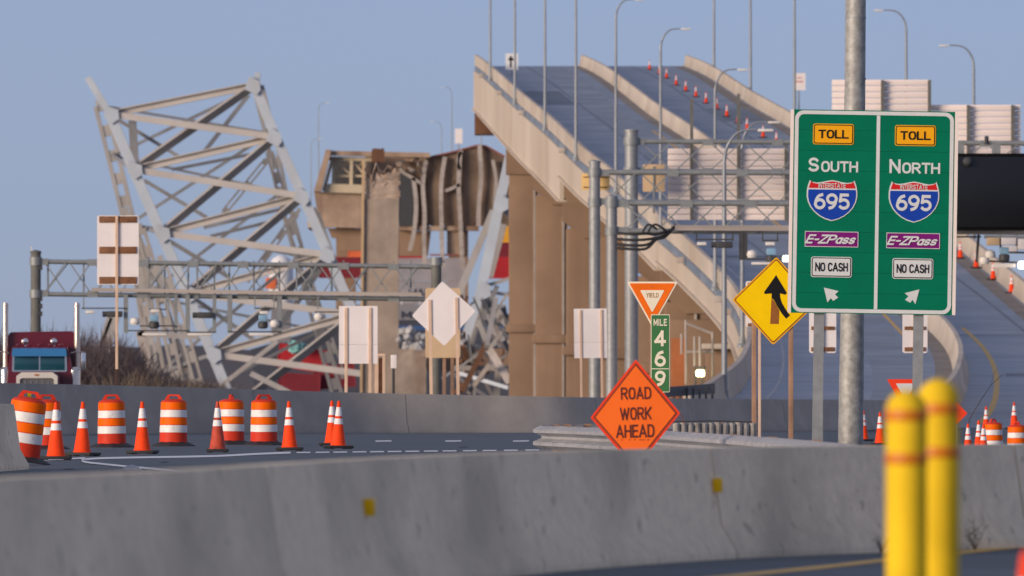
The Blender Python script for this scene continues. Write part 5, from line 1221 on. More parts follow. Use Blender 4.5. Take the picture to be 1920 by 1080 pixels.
for s in (-1, 1):
    sx = 1.12 * s
    bm = bmesh.new(); bm_rod(bm, (sx, 2.15, 0.9), (sx + (0.0), 2.15, tz(567)), 0.09, 0.085, 18); bm_lathe(bm, [(0.105, 0), (0.105, 0.03), (0.09, 0.05)], 18, (sx, 2.15, tz(574))); tk.part('exhaust_stack', bm, STEELP)
    bm = bmesh.new(); bm_rod(bm, (s * 1.07, 1.2, 0.9), (s * 1.07, 1.2, tz(696)), 0.19, 0.19, 20); bm_lathe(bm, [(0.20, 0), (0.20, 0.06), (0.12, 0.14), (0.01, 0.16)], 20, (s * 1.07, 1.2, tz(697))); tk.part('air_cleaner', bm, CHROME)
    bm = bmesh.new(); bm_box(bm, (s * 1.36, 1.25, (tz(661) + tz(693)) / 2), (0.15, 0.12, tz(661) - tz(693)), None, 0.03); mr = tk.part('mirror', bm, CHROME)
    for py in (659, 691):
        bm = bmesh.new(); bm_tube(bm, [(s * 0.97, 1.3, tz(py + 3)), (s * 1.15, 1.28, tz(py)), (s * 1.36, 1.25, tz(py + 1.5))], 0.02, 6); tk.part('mirror_arm', bm, CHROME, mr)
    bm = bmesh.new(); bm_lathe(bm, [(0.3, -0.14), (0.5, -0.13), (0.52, -0.06), (0.52, 0.06), (0.5, 0.13), (0.3, 0.14)], 24); bmesh.ops.transform(bm, matrix=Matrix.Translation((s * 0.98, 0.1, 0.52)) @ Matrix.Rotation(R(90), 4, 'Y'), verts=bm.verts); wh = tk.part('wheel', bm, RUBB)
    bm = bmesh.new(); bm_lathe(bm, [(0.05, -0.12), (0.3, -0.10), (0.3, 0.10), (0.05, 0.12)], 20); bmesh.ops.transform(bm, matrix=Matrix.Translation((s * 0.98, 0.1, 0.52)) @ Matrix.Rotation(R(90), 4, 'Y'), verts=bm.verts); tk.part('rim', bm, CHROME, wh)
    bm = bmesh.new(); bm_box(bm, (s * 0.93, 0.1, 1.06), (0.5, 1.5, 0.16), None, 0.06); bm_box(bm, (s * 0.93, -0.62, 0.86), (0.5, 0.14, 0.5), None, 0.05); tk.part('fender', bm, TRKR)
    bm = bmesh.new(); bm_lathe(bm, [(0.12, 0), (0.12, 0.1), (0.05, 0.2)], 16); bmesh.ops.transform(bm, matrix=Matrix.Translation((s * 0.86, -0.82, 1.05)) @ Matrix.Rotation(R(-90), 4, 'X'), verts=bm.verts); tk.part('headlight', bm, CHROME)
    bm = bmesh.new(); bm_lathe(bm, [(0.3, -0.3), (0.52, -0.28), (0.52, 0.28), (0.3, 0.3)], 24); bmesh.ops.transform(bm, matrix=Matrix.Translation((s * 0.92, 5.6, 0.52)) @ Matrix.Rotation(R(90), 4, 'Y'), verts=bm.verts); tk.part('wheel', bm, RUBB)
tk.box('bumper', (0, -0.95, 0.55), (2.2, 0.14, 0.38), CHROME, bevel=0.04); tk.box('chassis', (0, 2.9, 0.75), (0.85, 6.6, 0.28), DARKM); tk.box('grab_rail', (0.93, 1.6, 1.5), (0.05, 0.05, 0.8), CHROME)
# clutter on the road behind the leaning drum
t = Thing('road_block', 'small pale concrete block on the road before the foreground barrier', 'block', (G(247, 880, ROAD_Z).x, G(247, 880, ROAD_Z).y, ROAD_Z)); bm = bmesh.new(); bm_prism(bm, [(-0.13, 0), (0.13, 0), (0.10, 0.035), (0.03, 0.055), (-0.02, 0.065), (-0.11, 0.035)], -0.12, 0.12); bmesh.ops.translate(bm, vec=t.off, verts=bm.verts); t.part('slab', bm, CTWHT)
# ------------------------------------------------------------------ leaning truss in the river
TRUSSC = mat('truss_sunlit_tone_steel', (0.50, 0.46, 0.42), 0.65, var=0.1, scale=0.25, spec=0.3)  # same truss steel; its sunlit tan faces are put into a lighter colour
td_ = 1200.0; tr_ = 1222.0; S_ = td_ / F
A = [(164, 145), (206, 214), (250, 318), (302, 437), (351, 550), (398, 664), (440, 765)]
B = [(484, 136), (477, 160), (517, 257), (568, 368), (616, 478), (664, 590), (712, 705), (738, 770)]
RA = [(188, 198), (212, 292), (243, 420), (272, 555), (298, 700), (310, 770)]
RB = [(483, 162), (506, 250), (528, 360), (562, 480), (600, 620), (640, 770)]
tr = Thing('truss_wreck', 'tall leaning pale steel truss of the collapsed bridge, left of the lone pier', 'bridge truss', P(420, 770, td_))
_cnt = [0]
def tmem(name, a, b, da, db, w, h, m, sec='box', t_=None, th=None):
    _cnt[0] += 1; da = da + 0.021 * (_cnt[0] % 29); db = db + 0.021 * (_cnt[0] % 29)   # no two crossing members share a plane
    p, q = P(*a, da), P(*b, db); bm = bmesh.new(); th = th or tr
    if sec == 'i': bm_ibeam(bm, p, q, h, w, 0.14, Vector((0, 0, 1)) if abs((q - p).normalized().z) < 0.8 else Vector((1, 0, 0)))
    elif sec == 'lad':
        M = frame_of(p, q, (0, -1, 0)); x = M.col[0]; L_ = (q - p).length
        for s in (-1, 1): bm_box(bm, (p + q) / 2 + x * s * w * 0.36, (w * 0.28, h, L_), M)
        n = max(2, int(L_ / 2.6))
        for i in range(n + 1):
            bm_box(bm, p.lerp(q, (i + 0.0) / n), (w * 0.55, h * 0.8, 1.3), M)
    else: bm_beam(bm, p, q, w, h, (0, -1, 0))
    return th.part(name, bm, m)
def px(v): return v * S_
def chain(name, pts, dd, w, h, m, sec='box'):
    for a, b in zip(pts, pts[1:]): tmem(name, a, b, dd, dd, w, h, m, sec)
tmem('chord', A[0], A[1], td_, td_, px(13), 1.0, TRUSS); chain('chord', A[1:], td_, px(19), 1.4, TRUSS)
tmem('chord', B[0], B[1], td_, td_, px(12), 1.0, TRUSS); chain('chord', B[1:], td_, px(18), 1.4, TRUSS)
for (x, y), sgn in [(p, 1) for p in A[1:6]] + [(p, -1) for p in B[1:7]]:
    bm = bmesh.new(); q = [(x - 10, y - 17), (x + 9 + 7 * max(sgn, 0), y - 8), (x + 12 + 6 * max(sgn, 0), y + 9), (x + 4, y + 19), (x - 10 + 8 * min(sgn, 0), y + 7)]
    bm_prism(bm, [(P(a, b, td_).x, P(a, b, td_).z) for a, b in q], td_ - 0.95, td_ - 0.78); tr.part('gusset_plate', bm, TRUSS)
for i in range(1, 6):
    tmem('cross_beam', A[i], B[i], td_, td_, px(14), 1.0, TRUSSC, 'i'); tmem('cross_beam', A[i], B[i + 1], td_ - 0.75, td_ - 0.75, px(12), 0.5, TRUSSC)
for i in range(2, 7):
    # flat diagonal plates twisted about their own axis, away from the sun
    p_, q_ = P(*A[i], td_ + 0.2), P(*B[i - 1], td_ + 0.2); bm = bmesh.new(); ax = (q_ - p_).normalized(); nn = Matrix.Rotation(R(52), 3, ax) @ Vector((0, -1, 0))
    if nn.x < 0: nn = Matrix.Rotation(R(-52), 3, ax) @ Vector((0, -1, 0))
    bm_beam(bm, p_, q_, px(19), 0.3, nn); tr.part('diagonal', bm, TRUSSB)  # darker tone of the same steel also puts shade into these plates
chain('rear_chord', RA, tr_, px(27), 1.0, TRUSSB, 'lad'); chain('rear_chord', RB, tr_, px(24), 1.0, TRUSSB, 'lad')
for i in range(5):
    a, b = RA[i], RB[i]
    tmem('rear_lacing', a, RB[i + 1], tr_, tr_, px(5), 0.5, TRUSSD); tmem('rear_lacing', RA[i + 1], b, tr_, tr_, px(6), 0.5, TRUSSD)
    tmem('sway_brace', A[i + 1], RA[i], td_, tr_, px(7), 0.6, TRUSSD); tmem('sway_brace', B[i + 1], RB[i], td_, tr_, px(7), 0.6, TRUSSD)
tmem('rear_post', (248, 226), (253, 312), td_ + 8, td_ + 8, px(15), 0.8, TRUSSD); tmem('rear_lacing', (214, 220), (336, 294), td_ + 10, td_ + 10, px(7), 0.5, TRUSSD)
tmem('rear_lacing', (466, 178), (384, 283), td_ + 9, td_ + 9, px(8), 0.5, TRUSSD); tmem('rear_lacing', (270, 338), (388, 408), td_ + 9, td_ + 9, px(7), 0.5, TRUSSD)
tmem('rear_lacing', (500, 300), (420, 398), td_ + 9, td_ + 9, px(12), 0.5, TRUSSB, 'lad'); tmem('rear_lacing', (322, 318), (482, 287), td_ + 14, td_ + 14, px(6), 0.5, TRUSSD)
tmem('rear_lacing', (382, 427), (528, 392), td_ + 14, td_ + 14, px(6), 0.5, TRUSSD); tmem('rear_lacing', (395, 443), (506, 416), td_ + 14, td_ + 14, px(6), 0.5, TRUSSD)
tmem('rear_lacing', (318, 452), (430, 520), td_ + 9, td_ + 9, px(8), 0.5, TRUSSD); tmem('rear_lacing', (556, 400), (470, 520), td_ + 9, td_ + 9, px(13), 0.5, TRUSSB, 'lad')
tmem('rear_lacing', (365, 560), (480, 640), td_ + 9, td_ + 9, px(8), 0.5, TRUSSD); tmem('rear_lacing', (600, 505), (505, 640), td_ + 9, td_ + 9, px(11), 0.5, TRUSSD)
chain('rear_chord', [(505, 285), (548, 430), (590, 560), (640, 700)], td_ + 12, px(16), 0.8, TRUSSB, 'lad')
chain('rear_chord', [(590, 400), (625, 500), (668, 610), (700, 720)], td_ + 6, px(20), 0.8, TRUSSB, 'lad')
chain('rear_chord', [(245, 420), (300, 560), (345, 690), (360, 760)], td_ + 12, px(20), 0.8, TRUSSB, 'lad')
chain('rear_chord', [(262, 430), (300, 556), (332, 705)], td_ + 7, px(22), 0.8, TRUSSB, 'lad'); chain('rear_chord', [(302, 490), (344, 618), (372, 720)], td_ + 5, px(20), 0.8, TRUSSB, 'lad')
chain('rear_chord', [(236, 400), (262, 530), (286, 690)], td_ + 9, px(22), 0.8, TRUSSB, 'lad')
# right-hand truss leg before the main pier
t2 = Thing('truss_wreck', 'broken pale truss leg slanting up against the first bridge pier', 'bridge truss', P(900, 740, 1120)); D2 = 1120.0; k2 = D2 / F
def m2(name, a, b, w, m, dz=0.0, h=1.0, sec='box'): tmem(name, a, b, D2 + dz, D2 + dz, w * k2 * 0.78, h, m, sec, th=t2)
m2('chord', (958, 284), (936, 382), 24, TRUSS); m2('chord', (936, 382), (902, 545), 25, TRUSS); m2('chord', (902, 545), (868, 648), 22, TRUSS)
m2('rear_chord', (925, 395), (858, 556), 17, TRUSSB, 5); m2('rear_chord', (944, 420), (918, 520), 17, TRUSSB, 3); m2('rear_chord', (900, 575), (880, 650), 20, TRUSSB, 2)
for (x, y) in ((936, 382), (903, 545)):
    bm = bmesh.new(); bm_prism(bm, [(P(a, b, D2).x, P(a, b, D2).z) for a, b in ((x - 11, y + 2), (x - 2, y - 20), (x + 17, y - 9), (x + 17, y + 10), (x - 2, y + 20))], D2 - 0.75, D2 - 0.6); t2.part('gusset_plate', bm, TRUSS)
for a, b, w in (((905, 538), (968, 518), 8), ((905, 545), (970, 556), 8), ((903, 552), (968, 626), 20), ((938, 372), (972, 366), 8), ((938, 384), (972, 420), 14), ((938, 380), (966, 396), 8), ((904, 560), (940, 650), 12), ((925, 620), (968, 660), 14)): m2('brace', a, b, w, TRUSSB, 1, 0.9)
# scattered fallen members
rr0 = random.Random(21)
db = Thing('fallen_beams', 'tangle of rusty fallen beams at the foot of the first bridge pier', 'debris', P(900, 735, 1100))
for a, b, w, m in (((913, 641), (866, 735), 10, RUSTG), ((918, 655), (957, 720), 14, RIBW), ((935, 690), (930, 745), 13, TRUSSB), ((862, 700), (955, 728), 7, TRUSS), ((850, 690), (956, 690), 9, TRUSSB), ((955, 700), (968, 740), 12, RUSTG), ((880, 735), (920, 680), 8, RIBW), ((896, 600), (930, 690), 10, TRUSSB), ((930, 560), (912, 650), 9, TRUSSB)):
    bm = bmesh.new(); bm_beam(bm, P(*a, 1100), P(*b, 1100 + random.uniform(-4, 4)), w * 1100 / F, 0.6, (0, -1, 0)); db.part('beam', bm, m)
for i in range(34):
    x = rr0.uniform(862, 955); y = rr0.uniform(560, 730); a = rr0.uniform(-1.2, 1.2); L_ = rr0.uniform(14, 48)
    bm = bmesh.new(); dd = 1108 + rr0.uniform(-6, 6); bm_beam(bm, P(x - L_ * math.sin(a), y - L_ * math.cos(a), dd), P(x + L_ * math.sin(a), min(y + L_ * math.cos(a), 745), dd + 2), rr0.uniform(3.5, 9) * 1100 / F, 0.4, (0, -1, 0)); db.part('beam', bm, rr0.choice((TRUSSB, TRUSSD, TRUSSD, RIBW, RUSTG)))
db2 = Thing('fallen_beams', 'dark slanting fallen girder in the brush left of the truss foot', 'debris', P(190, 735, 1150))
for a, b, w, m in (((213, 592), (176, 722), 24, TRUSSB), ((209, 596), (174, 690), 6, TRUSS), ((262, 622), (282, 690), 16, RIBW), ((258, 625), (372, 632), 10, TRUSSB), ((520, 640), (400, 735), 8, TRUSSB), ((470, 700), (560, 745), 10, TRUSSB)):
    bm = bmesh.new(); bm_beam(bm, P(*a, 1150), P(*b, 1150), w * 1150 / F, 1.0, (0, -1, 0)); db2.part('beam', bm, m)

# ------------------------------------------------------------------ lone pier with its broken top
pd = 1170.0; kp = pd / F
lp_ = Thing('lone_pier', 'tall lone brown concrete pier with a broken top between the truss and the wrecked deck', 'pier', P(714, 745, pd))
rr = random.Random(11)
def rough_block(x0, x1, y0, y1, d, depth, jag, nx=9, nz=24, wob=0.18):
    """block with uneven sides and a jagged top"""
    bm = bmesh.new(); xa, xb_ = XP(x0, d), XP(x1, d); za, zb = ZP(y1, d), ZP(y0, d)
    F_ = []; K_ = []
    tops = [zb - jag * rr.random() * (1 if 0 < i < nx else 0.6) for i in range(nx + 1)]
    for j in range(nz + 1):
        f = j / nz; rf = []; rk = []
        for i in range(nx + 1):
            x = xa + (xb_ - xa) * i / nx; z = za + (tops[i] - za) * f
            ed = wob * (rr.random() - 0.5) * (1.8 if f > 0.8 else 0.8)
            rf.append(bm.verts.new((x + (ed if i in (0, nx) else 0), d + wob * (rr.random() - 0.5) * (2 if f > 0.75 else 0.5), z))); rk.append(bm.verts.new((x + (ed if i in (0, nx) else 0), d + depth, z)))
        F_.append(rf); K_.append(rk)
    for j in range(nz):
        for i in range(nx):
            bm.faces.new((F_[j][i], F_[j][i + 1], F_[j + 1][i + 1], F_[j + 1][i])); bm.faces.new((K_[j][i + 1], K_[j][i], K_[j + 1][i], K_[j + 1][i + 1]))
        bm.faces.new((F_[j][0], F_[j + 1][0], K_[j + 1][0], K_[j][0])); bm.faces.new((F_[j][nx], K_[j][nx], K_[j + 1][nx], F_[j + 1][nx]))
    for i in range(nx): bm.faces.new((F_[nz][i], F_[nz][i + 1], K_[nz][i + 1], K_[nz][i]))
    return bm
lp_.part('shaft', rough_block(679, 747, 372, 760, pd, 4.0, 0.1, wob=0.06), PIERD)
lp_.part('broken_top', rough_block(683, 749, 302, 373.5, pd + 0.2, 3.5, 1.6, wob=0.4), mat('spalled_concrete', (0.40, 0.31, 0.24), 0.9, var=0.35, scale=0.5, streak=0.6, streak_col=(0.22, 0.11, 0.06), sscale=(0.5, 0.5, 0.12)))
lp_.strut('bright_edge_strip', P(681, 300, pd - 0.25), P(677, 745, pd - 0.25), 0.28, 0.2, mat('bright_edge_concrete', (0.50, 0.35, 0.20), 0.9, var=0.2, scale=0.4))  # paler strip puts the pier's bright left edge into the colour
bm = rough_block(709 - 12, 721, 277, 304, pd + 1.0, 1.2, 0.2, nx=3, nz=4, wob=0.1); lp_.part('bearing_block', bm, RUSTG)
ft = Thing('pier_footing', 'low broken brown footing right of the lone pier, topped with rubble', 'footing', P(772, 745, 1160))
ft.part('block', rough_block(744, 799, 652, 765, 1160, 4.0, 0.2, wob=0.1), PIERD)
ft.part('beam', rough_block(799, 958, 652, 696, 1166, 3.0, 0.2, nz=5, wob=0.08), PIERM)
for i in range(46):
    c = P(rr.uniform(744, 806), rr.uniform(620, 654), 1160 + rr.uniform(0, 3)); s = rr.uniform(0.2, 0.75)
    if i < 16:
        bm = bmesh.new(); bmesh.ops.create_icosphere(bm, subdivisions=1, radius=s); 
        for v in bm.verts: v.co = Vector((v.co.x * rr.uniform(0.7, 1.3), v.co.y * rr.uniform(0.7, 1.2), v.co.z * rr.uniform(0.5, 1.1))) + c
        ft.part('rubble_chunk', bm, RUBBLE, smooth=False)

# ------------------------------------------------------------------ collapsed deck draped over the far piers
cd_ = 1290.0; kc = cd_ / F
wk = Thing('collapsed_deck', 'collapsed brown roadway hanging with bent pale ribs behind the lone pier', 'wreck', P(770, 745, cd_))
def wpoly(name, pts, m, d0=None, d1=None, parent=None):
    d0 = d0 or cd_; d1 = d1 or d0 + 1.2
    bm = bmesh.new(); bm_prism(bm, [(P(a, b, cd_).x, P(a, b, cd_).z) for a, b in pts], d0, d1); return wk.part(name, bm, m, parent)
def wbar(name, a, b, w, m, dz=-0.5, h=0.7): 
    _cnt[0] += 1; dz = dz + 0.017 * (_cnt[0] % 23)
    bm = bmesh.new(); bm_beam(bm, P(*a, cd_ + dz), P(*b, cd_ + dz), w * kc, h, (0, -1, 0)); return wk.part(name, bm, m)
wpoly('side_plate', [(612, 281), (622, 282), (603, 360), (589, 360)], DECKB, cd_ - 3, cd_ - 1)
wbar('top_beam', (612, 287), (806, 291), 9, DECKB, -1.5, 1.6); wbar('top_beam', (616, 297), (700, 299), 7, CREAM, -0.8, 1.0)
wbar('frame_post', (624, 296), (607, 358), 6, CREAM, -1); wbar('frame_post', (659, 298), (658, 346), 6, CREAM, -1); wbar('frame_post', (683, 298), (682, 346), 5, CREAM, -1); wbar('frame_post', (626, 300), (624, 346), 5, CREAM, -1)
for x0, x1 in ((627, 656), (662, 681)):
    wbar('x_brace', (x0, 301), (x1, 326), 3.2, CREAM, -0.9, 0.3); wbar('x_brace', (x1, 301), (x0, 326), 3.2, CREAM, -0.5, 0.3); wbar('sill', (x0 - 3, 330), (x1 + 3, 330), 4, CREAM, -0.9, 0.5)
wpoly('recess_shade_sheet', [(624, 298), (684, 298), (684, 346), (622, 346)], DARKM, cd_ + 4, cd_ + 5)  # flat dark sheet stands in for the shade behind the window frames
wpoly('ledge', [(612, 345), (684, 347), (684, 363), (606, 361)], CREAM, cd_ - 2.0, cd_)
wpoly('hanging_wall', [(589, 360), (684, 362), (684, 428), (600, 426)], DECKB, cd_ - 1.2, cd_ + 1)
for x in (616, 650): wbar('stain_rib', (x, 366), (x + 1, 424), 2, PIERM, -1.3, 0.3)
wpoly('lower_wall', [(614, 428), (684, 428), (684, 470), (634, 470), (634, 446), (622, 446)], PIERM, cd_ + 1, cd_ + 3)
wpoly('back_wall', [(684, 290), (804, 292), (804, 424), (684, 424)], DECKB, cd_ + 2, cd_ + 2.6)
# wall right of the pier: three draped sheets with a sagging crest
def drape(x0, x1, top, bot, m, seed, amp=0.16):
    r2 = random.Random(seed); bm = bmesh.new(); nx = 14; nz = 12; V = []
    for j in range(nz + 1):
        row = []
        for i in range(nx + 1):
            f = i / nx; g = j / nz; x = x0 + (x1 - x0) * f; y = top(x) + (bot(x) - top(x)) * g
            dd = cd_ + amp * math.sin(f * 9 + seed) * (0.4 + 0.6 * g) + amp * 0.6 * math.sin(g * 4 + f * 3 + seed)
            row.append(bm.verts.new(P(x, y, cd_) + Vector((0, dd - cd_, 0))))
        V.append(row)
    for a, b in zip(V, V[1:]):
        for i in range(nx): bm.faces.new((a[i], a[i + 1], b[i + 1], b[i]))
    bmesh.ops.solidify(bm, geom=bm.faces[:], thickness=0.5); wk.part('draped_sheet', bm, m)
def crest(x): 
    pts = [(745, 302), (790, 306), (800, 297), (852, 285), (895, 273), (912, 275), (935, 288), (960, 300)]
    for (a, b), (c, e) in zip(pts, pts[1:]):
        if x <= c: return b + (e - b) * (x - a) / (c - a)
    return pts[-1][1]
drape(746, 800, crest, lambda x: 426, DECKB, 1, 0.14); drape(798, 868, crest, lambda x: 424 + 2 * math.sin(x), DECKB, 2); drape(866, 960, crest, lambda x: 424, DECKB, 5)
for a, b in (((799, 296), (852, 284)), ((852, 284), (896, 272)), ((896, 272), (912, 274)), ((912, 274), (955, 298))): wbar('crest_beam', a, b, 3, mat('rust_red_edge', (0.26, 0.09, 0.07), 0.8, var=0.3, scale=0.5), -0.5, 0.6)
wbar('crest_beam', (748, 300), (800, 297), 6, DECKB, -1.4, 0.8)
ribs = [[(775, 333), (780, 380), (777, 430), (768, 470)], [(799, 298), (793, 345), (796, 400), (795, 450), (797, 505)], [(834, 294), (827, 350), (828, 430), (830, 500)], [(863, 284), (860, 350), (864, 430), (867, 505)], [(899, 272), (902, 330), (898, 380), (897, 424)], [(924, 300), (930, 340), (926, 380)], [(866, 282), (858, 300), (862, 318)], [(748, 318), (772, 333), (790, 344)], [(835, 358), (850, 352), (862, 346)]]
for r_ in ribs:
    q = [P(x, y, cd_ - 0.75) for x, y in r_]; bm = bmesh.new(); wr = 8 if len(r_) > 3 else 6
    fine = [Vector(v) for v in pol([tuple(v) for v in q], 5)]
    for a, b in zip(fine, fine[1:]): bm_beam(bm, a, b + (b - a) * 0.04, wr * kc, 0.5, (0, -1, 0))
    wk.part('bent_rib', bm, RIBW)
wpoly('recess_shade_sheet', [(747, 320), (776, 334), (774, 424), (747, 424)], DARKM, cd_ - 0.9, cd_ - 0.85)  # dark sheet before the wall, painting a shaded hollow
wbar('rust_panel', (768, 338), (766, 422), 12, RUSTG, -1.1, 0.2)
wpoly('header_beam', [(747, 424), (898, 424), (898, 433), (747, 432)], DECKB, cd_ - 0.6, cd_ + 1.5)
wpoly('column', [(838, 433), (877, 433), (877, 480), (838, 480)], DECKB, cd_, cd_ + 2)
wpoly('column', [(748, 433), (808, 433), (802, 480), (748, 480)], PIERM, cd_ + 1.0, cd_ + 2)
wbar('handrail', (806, 478), (872, 478), 3, mat('rust_red_edge', (0.2, 0.035, 0.03)), -0.7, 0.3)
for i in range(14):
    a = (rr.uniform(745, 800), rr.uniform(296, 330)); b = (a[0] + rr.uniform(-12, 14), a[1] + rr.uniform(-10, 14)); wbar('torn_bar', a, b, 2.0, RIBW if i % 2 else DARKM, -1.8, 0.2)

# ------------------------------------------------------------------ ship and its containers
hd = 1420.0
sh = Thing('cargo_ship', 'dark cargo ship wedged behind the wreckage and the lone pier', 'ship', P(780, 760, hd))
def spoly(name, pts, m, d0, d1, parent=None):
    bm = bmesh.new(); bm_prism(bm, [(P(a, b, hd).x, P(a, b, hd).z) for a, b in pts], d0, d1); return sh.part(name, bm, m, parent)
hl = spoly('hull', [(470, 655), (655, 600), (940, 600), (985, 560), (975, 650), (950, 765), (480, 765)], HULL, hd, hd + 24)
spoly('hull_band', [(640, 611), (945, 611), (945, 619), (640, 619)], HULLB, hd - 0.12, hd - 0.02, hl)
spoly('bulwark', [(655, 571), (942, 571), (942, 600), (655, 600)], HULLL, hd - 0.1, hd + 1.0, hl)
bm = text_bm('MAERSK', XP(805, hd), ZP(590, hd), 13 * hd / F, 105 * hd / F, hd - 0.25, hd - 0.12, 0.01); sh.part('lettering', bm, HULL, hl, smooth=False)
for i in range(9): spoly('stanchion', [(650 + i * 34, 556), (652 + i * 34, 556), (652 + i * 34, 571), (650 + i * 34, 571)], CTWHT, hd - 0.05, hd + 0.1, hl)
def container(x0, x1, y0, y1, m, d, label, roll=0.0, depth=2.44, text=None):
    c = P((x0 + x1) / 2, y1, d); w = (x1 - x0) * d / F; h = (y1 - y0) * d / F
    t = Thing('shipping_container', label, 'container', c, 'containers on and around the ship', rot=(0, roll, 0), local=True)
    bm = bmesh.new(); n = max(6, int(w / 0.30)); pts = []
    for i in range(n):
        u0 = -w / 2 + 0.08 + (w - 0.16) * i / n; du = (w - 0.16) / n
        pts += [(u0, 0.06), (u0 + du * 0.35, 0.06), (u0 + du * 0.5, 0.0), (u0 + du * 0.85, 0.0)]
    pts.append((w / 2 - 0.08, 0.06)); full = pts + [(w / 2 - 0.08, depth), (-w / 2 + 0.08, depth)]
    lo_ = [bm.verts.new((x, y, 0.1)) for x, y in full]; hi = [bm.verts.new((x, y, h - 0.1)) for x, y in full]
    for i in range(len(full)): bm.faces.new((lo_[i], lo_[(i + 1) % len(full)], hi[(i + 1) % len(full)], hi[i]))
    bm.faces.new(lo_); bm.faces.new(hi); t.part('corrugated_body', bm, m)
    bm = bmesh.new()
    for z in (0.06, h - 0.06): bm_box(bm, (0, depth / 2, z), (w, depth + 0.08, 0.12))
    for s in (-1, 1): bm_box(bm, (s * (w / 2 - 0.06), -0.02 + depth / 2, h / 2), (0.12, depth + 0.06, h - 0.25))
    t.part('frame', bm, m)
    if text: t.part('lettering', text_bm(text, 0, h * 0.5, h * 0.34, w * 0.62, -0.06, -0.02, 0.01), HULL, smooth=False)
CG = hd + 2
container(598, 690, 482, 521, CTDRED, CG, 'dark red container left of the lone pier')
container(652, 690, 444, 482, CTORG, CG + 1, 'orange-red container above the dark red one left of the lone pier')
container(700, 792, 446, 484, CTRED, CG + 4, 'red container showing just right of the lone pier')
container(742, 872, 484, 526, CTGREY, CG, 'uppermost grey container between the lone pier and the truss leg')
container(742, 872, 527, 570, CTGREY, CG, 'lower grey container behind the left gantry end', text='MAERSK')
container(915, 965, 482, 522, CTRED, CG - 8, 'bright red container beside the first bridge pier')
container(912, 965, 455, 482, CTDRED, CG - 8, 'dark red container stacked on the bright red one by the first pier')
container(936, 975, 424, 454.5, CTYEL, CG - 8, 'yellow container on top of the stack by the first pier')
container(517, 612, 650, 694, CTRED, 1300, 'tilted bright red container under the truss beams', 0.16)
container(590, 668, 684, 728, CTDRED, 1296, 'dark red container low behind the truss beams', -0.08)
container(520, 600, 700, 735, CTDRED, 1294, 'lowest dark red container by the dark barrier', 0.05)
t = Thing('tarpaulin', 'crumpled pale teal tarpaulin on the tilted red container', 'tarpaulin', P(556, 660, 1298)); bm = bmesh.new(); bmesh.ops.create_icosphere(bm, subdivisions=3, radius=1.0)
for v in bm.verts:
    n = 1 + 0.25 * math.sin(v.co.x * 7 + 1) * math.sin(v.co.y * 6) + 0.18 * math.sin(v.co.z * 11 + v.co.x * 5)
    v.co = Vector((v.co.x * 1.0 * n, v.co.y * 0.8 * n, v.co.z * 0.75 * n)) + P(556, 650, 1298)
t.part('sheet', bm, CTTEAL)
t = Thing('white_tank', 'white rounded tank with an orange hatch seen through the truss and gantry', 'tank', P(528, 560, 1330)); bm = bmesh.new(); c = P(527, 532, 1330)
bm_lathe(bm, [(1.5, -2.4), (1.55, -1.0), (1.5, 2.2), (1.1, 3.1), (0.5, 3.5), (0.01, 3.6)], 24, c); t.part('shell', bm, CTWHT)
t.box('orange_hatch', P(508, 531, 1328.4), (1.3, 0.25, 1.4), CTORG, bevel=0.05); t.box('skirt', P(527, 600, 1331), (2.4, 2.4, 5.6), HULLL)

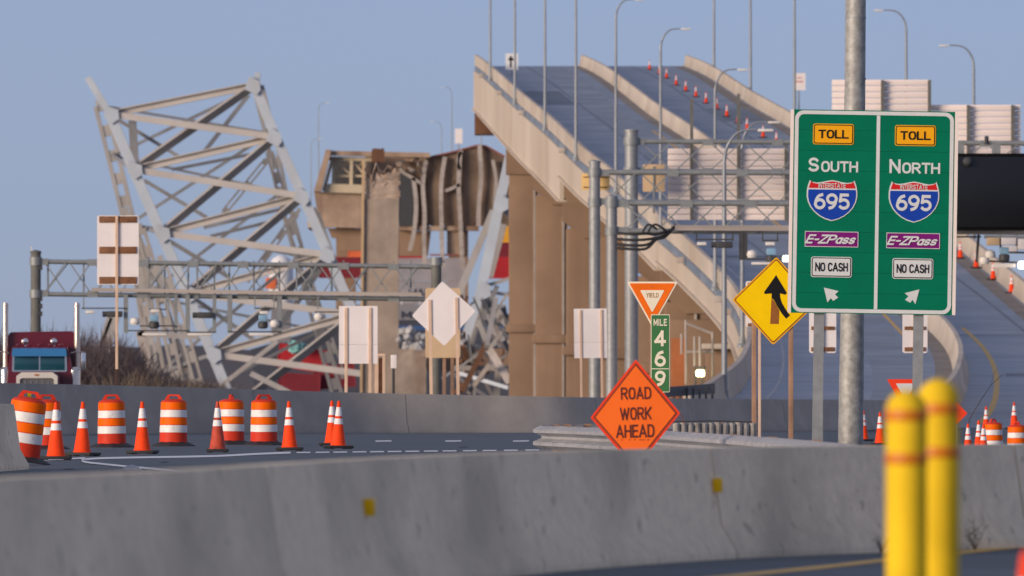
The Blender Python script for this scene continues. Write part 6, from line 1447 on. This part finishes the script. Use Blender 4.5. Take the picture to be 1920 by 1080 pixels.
# ------------------------------------------------------------------ bare brush on the left
def twigs(n, rx, rz, seed, wid, ln, ry=1.5, shape=1.0):
    r2 = random.Random(seed); V = []; Fc = []
    for _ in range(n):
        a = r2.uniform(-1, 1); zz = r2.random() ** 0.8
        env = max(0.25, 1 - abs(a) ** 2.2 * 0.75)
        base = Vector((a * rx * (0.55 + 0.45 * zz), r2.uniform(-ry, ry), zz * rz * env * 0.86))
        dirv = Vector((a * 0.5 + r2.gauss(0, 0.45), r2.gauss(0, 0.3), 1.0 + r2.gauss(0, 0.25))).normalized()
        L_ = ln * r2.uniform(0.4, 1.2); side = dirv.cross(Vector((0, 1, 0))).normalized() * wid * r2.uniform(0.5, 1.2)
        mid_ = base + dirv * L_ * 0.55 + Vector((r2.gauss(0, 0.06) * L_, 0, 0)); tip = base + dirv * L_
        i = len(V); V += [base - side, base + side, mid_ + side * 0.7, mid_ - side * 0.7, tip]; Fc += [(i, i + 1, i + 2, i + 3), (i + 3, i + 2, i + 4)]
    me = bpy.data.meshes.new('crown'); me.from_pydata([tuple(v) for v in V], [], Fc); return me
TW = [twigs(1700, 3.0, 5.2, s, 0.026, 1.3) for s in (1, 2, 3)]
for m_ in TW: m_.materials.append(TWIG)
TS = [twigs(420, 1.5, 2.6, s, 0.018, 0.75, 0.9) for s in (5, 6, 7)]
for m_ in TS: m_.materials.append(TWIGT)
def bare_plant(name, x, y, z, meshes, k, sc, label, cat, group, tm, th):
    t = Thing(name, label, cat, (x, y, z), group, local=True); t.o.scale = (sc[0], 1, sc[1]); t.o.rotation_euler = (0, 0, R(k * 61))
    o = bpy.data.objects.new('crown', meshes[k % len(meshes)]); COL.objects.link(o); o.parent = t.o
    bm = bmesh.new()
    for j in range(5):
        a = j * 1.3 + k; bm_tube(bm, [(0.1 * math.cos(a), 0.1 * math.sin(a), 0), (0.35 * math.cos(a), 0.3 * math.sin(a), th * 0.4), (0.8 * math.cos(a), 0.7 * math.sin(a), th)], [0.07, 0.05, 0.02], 6)
    t.part('stems', bm, tm)
spots = [(-30, 606), (12, 618), (52, 612), (92, 602), (128, 606), (166, 598), (200, 612), (236, 632), (270, 668), (310, 690), (352, 698), (400, 704)]
for i, (x, top) in enumerate(spots):
    d = 560 + 14 * (i % 3); h = ZP(top, d) + 0.75
    bare_plant('bare_tree', XP(x, d), d, -0.75, TW, i, (1.0, h / 5.6), '%s bare purplish tree from the left in the thicket behind the truck' % ordinal(i + 1), 'tree', 'bare thicket on the left', TWIG, 3.2)
spots2 = [(170, 698), (200, 690), (232, 684), (262, 672), (290, 682), (330, 694), (372, 698), (408, 706)]
for i, (x, top) in enumerate(spots2):
    d = 430 + 9 * (i % 4); h = ZP(top, d) + 0.75
    bare_plant('dry_shrub', XP(x, d), d, -0.75, TS, i, (1.0, h / 3.0), '%s tan dry shrub in front of the bare thicket' % ordinal(i + 1), 'shrub', 'dry shrubs before the thicket', TWIGT, 1.6)
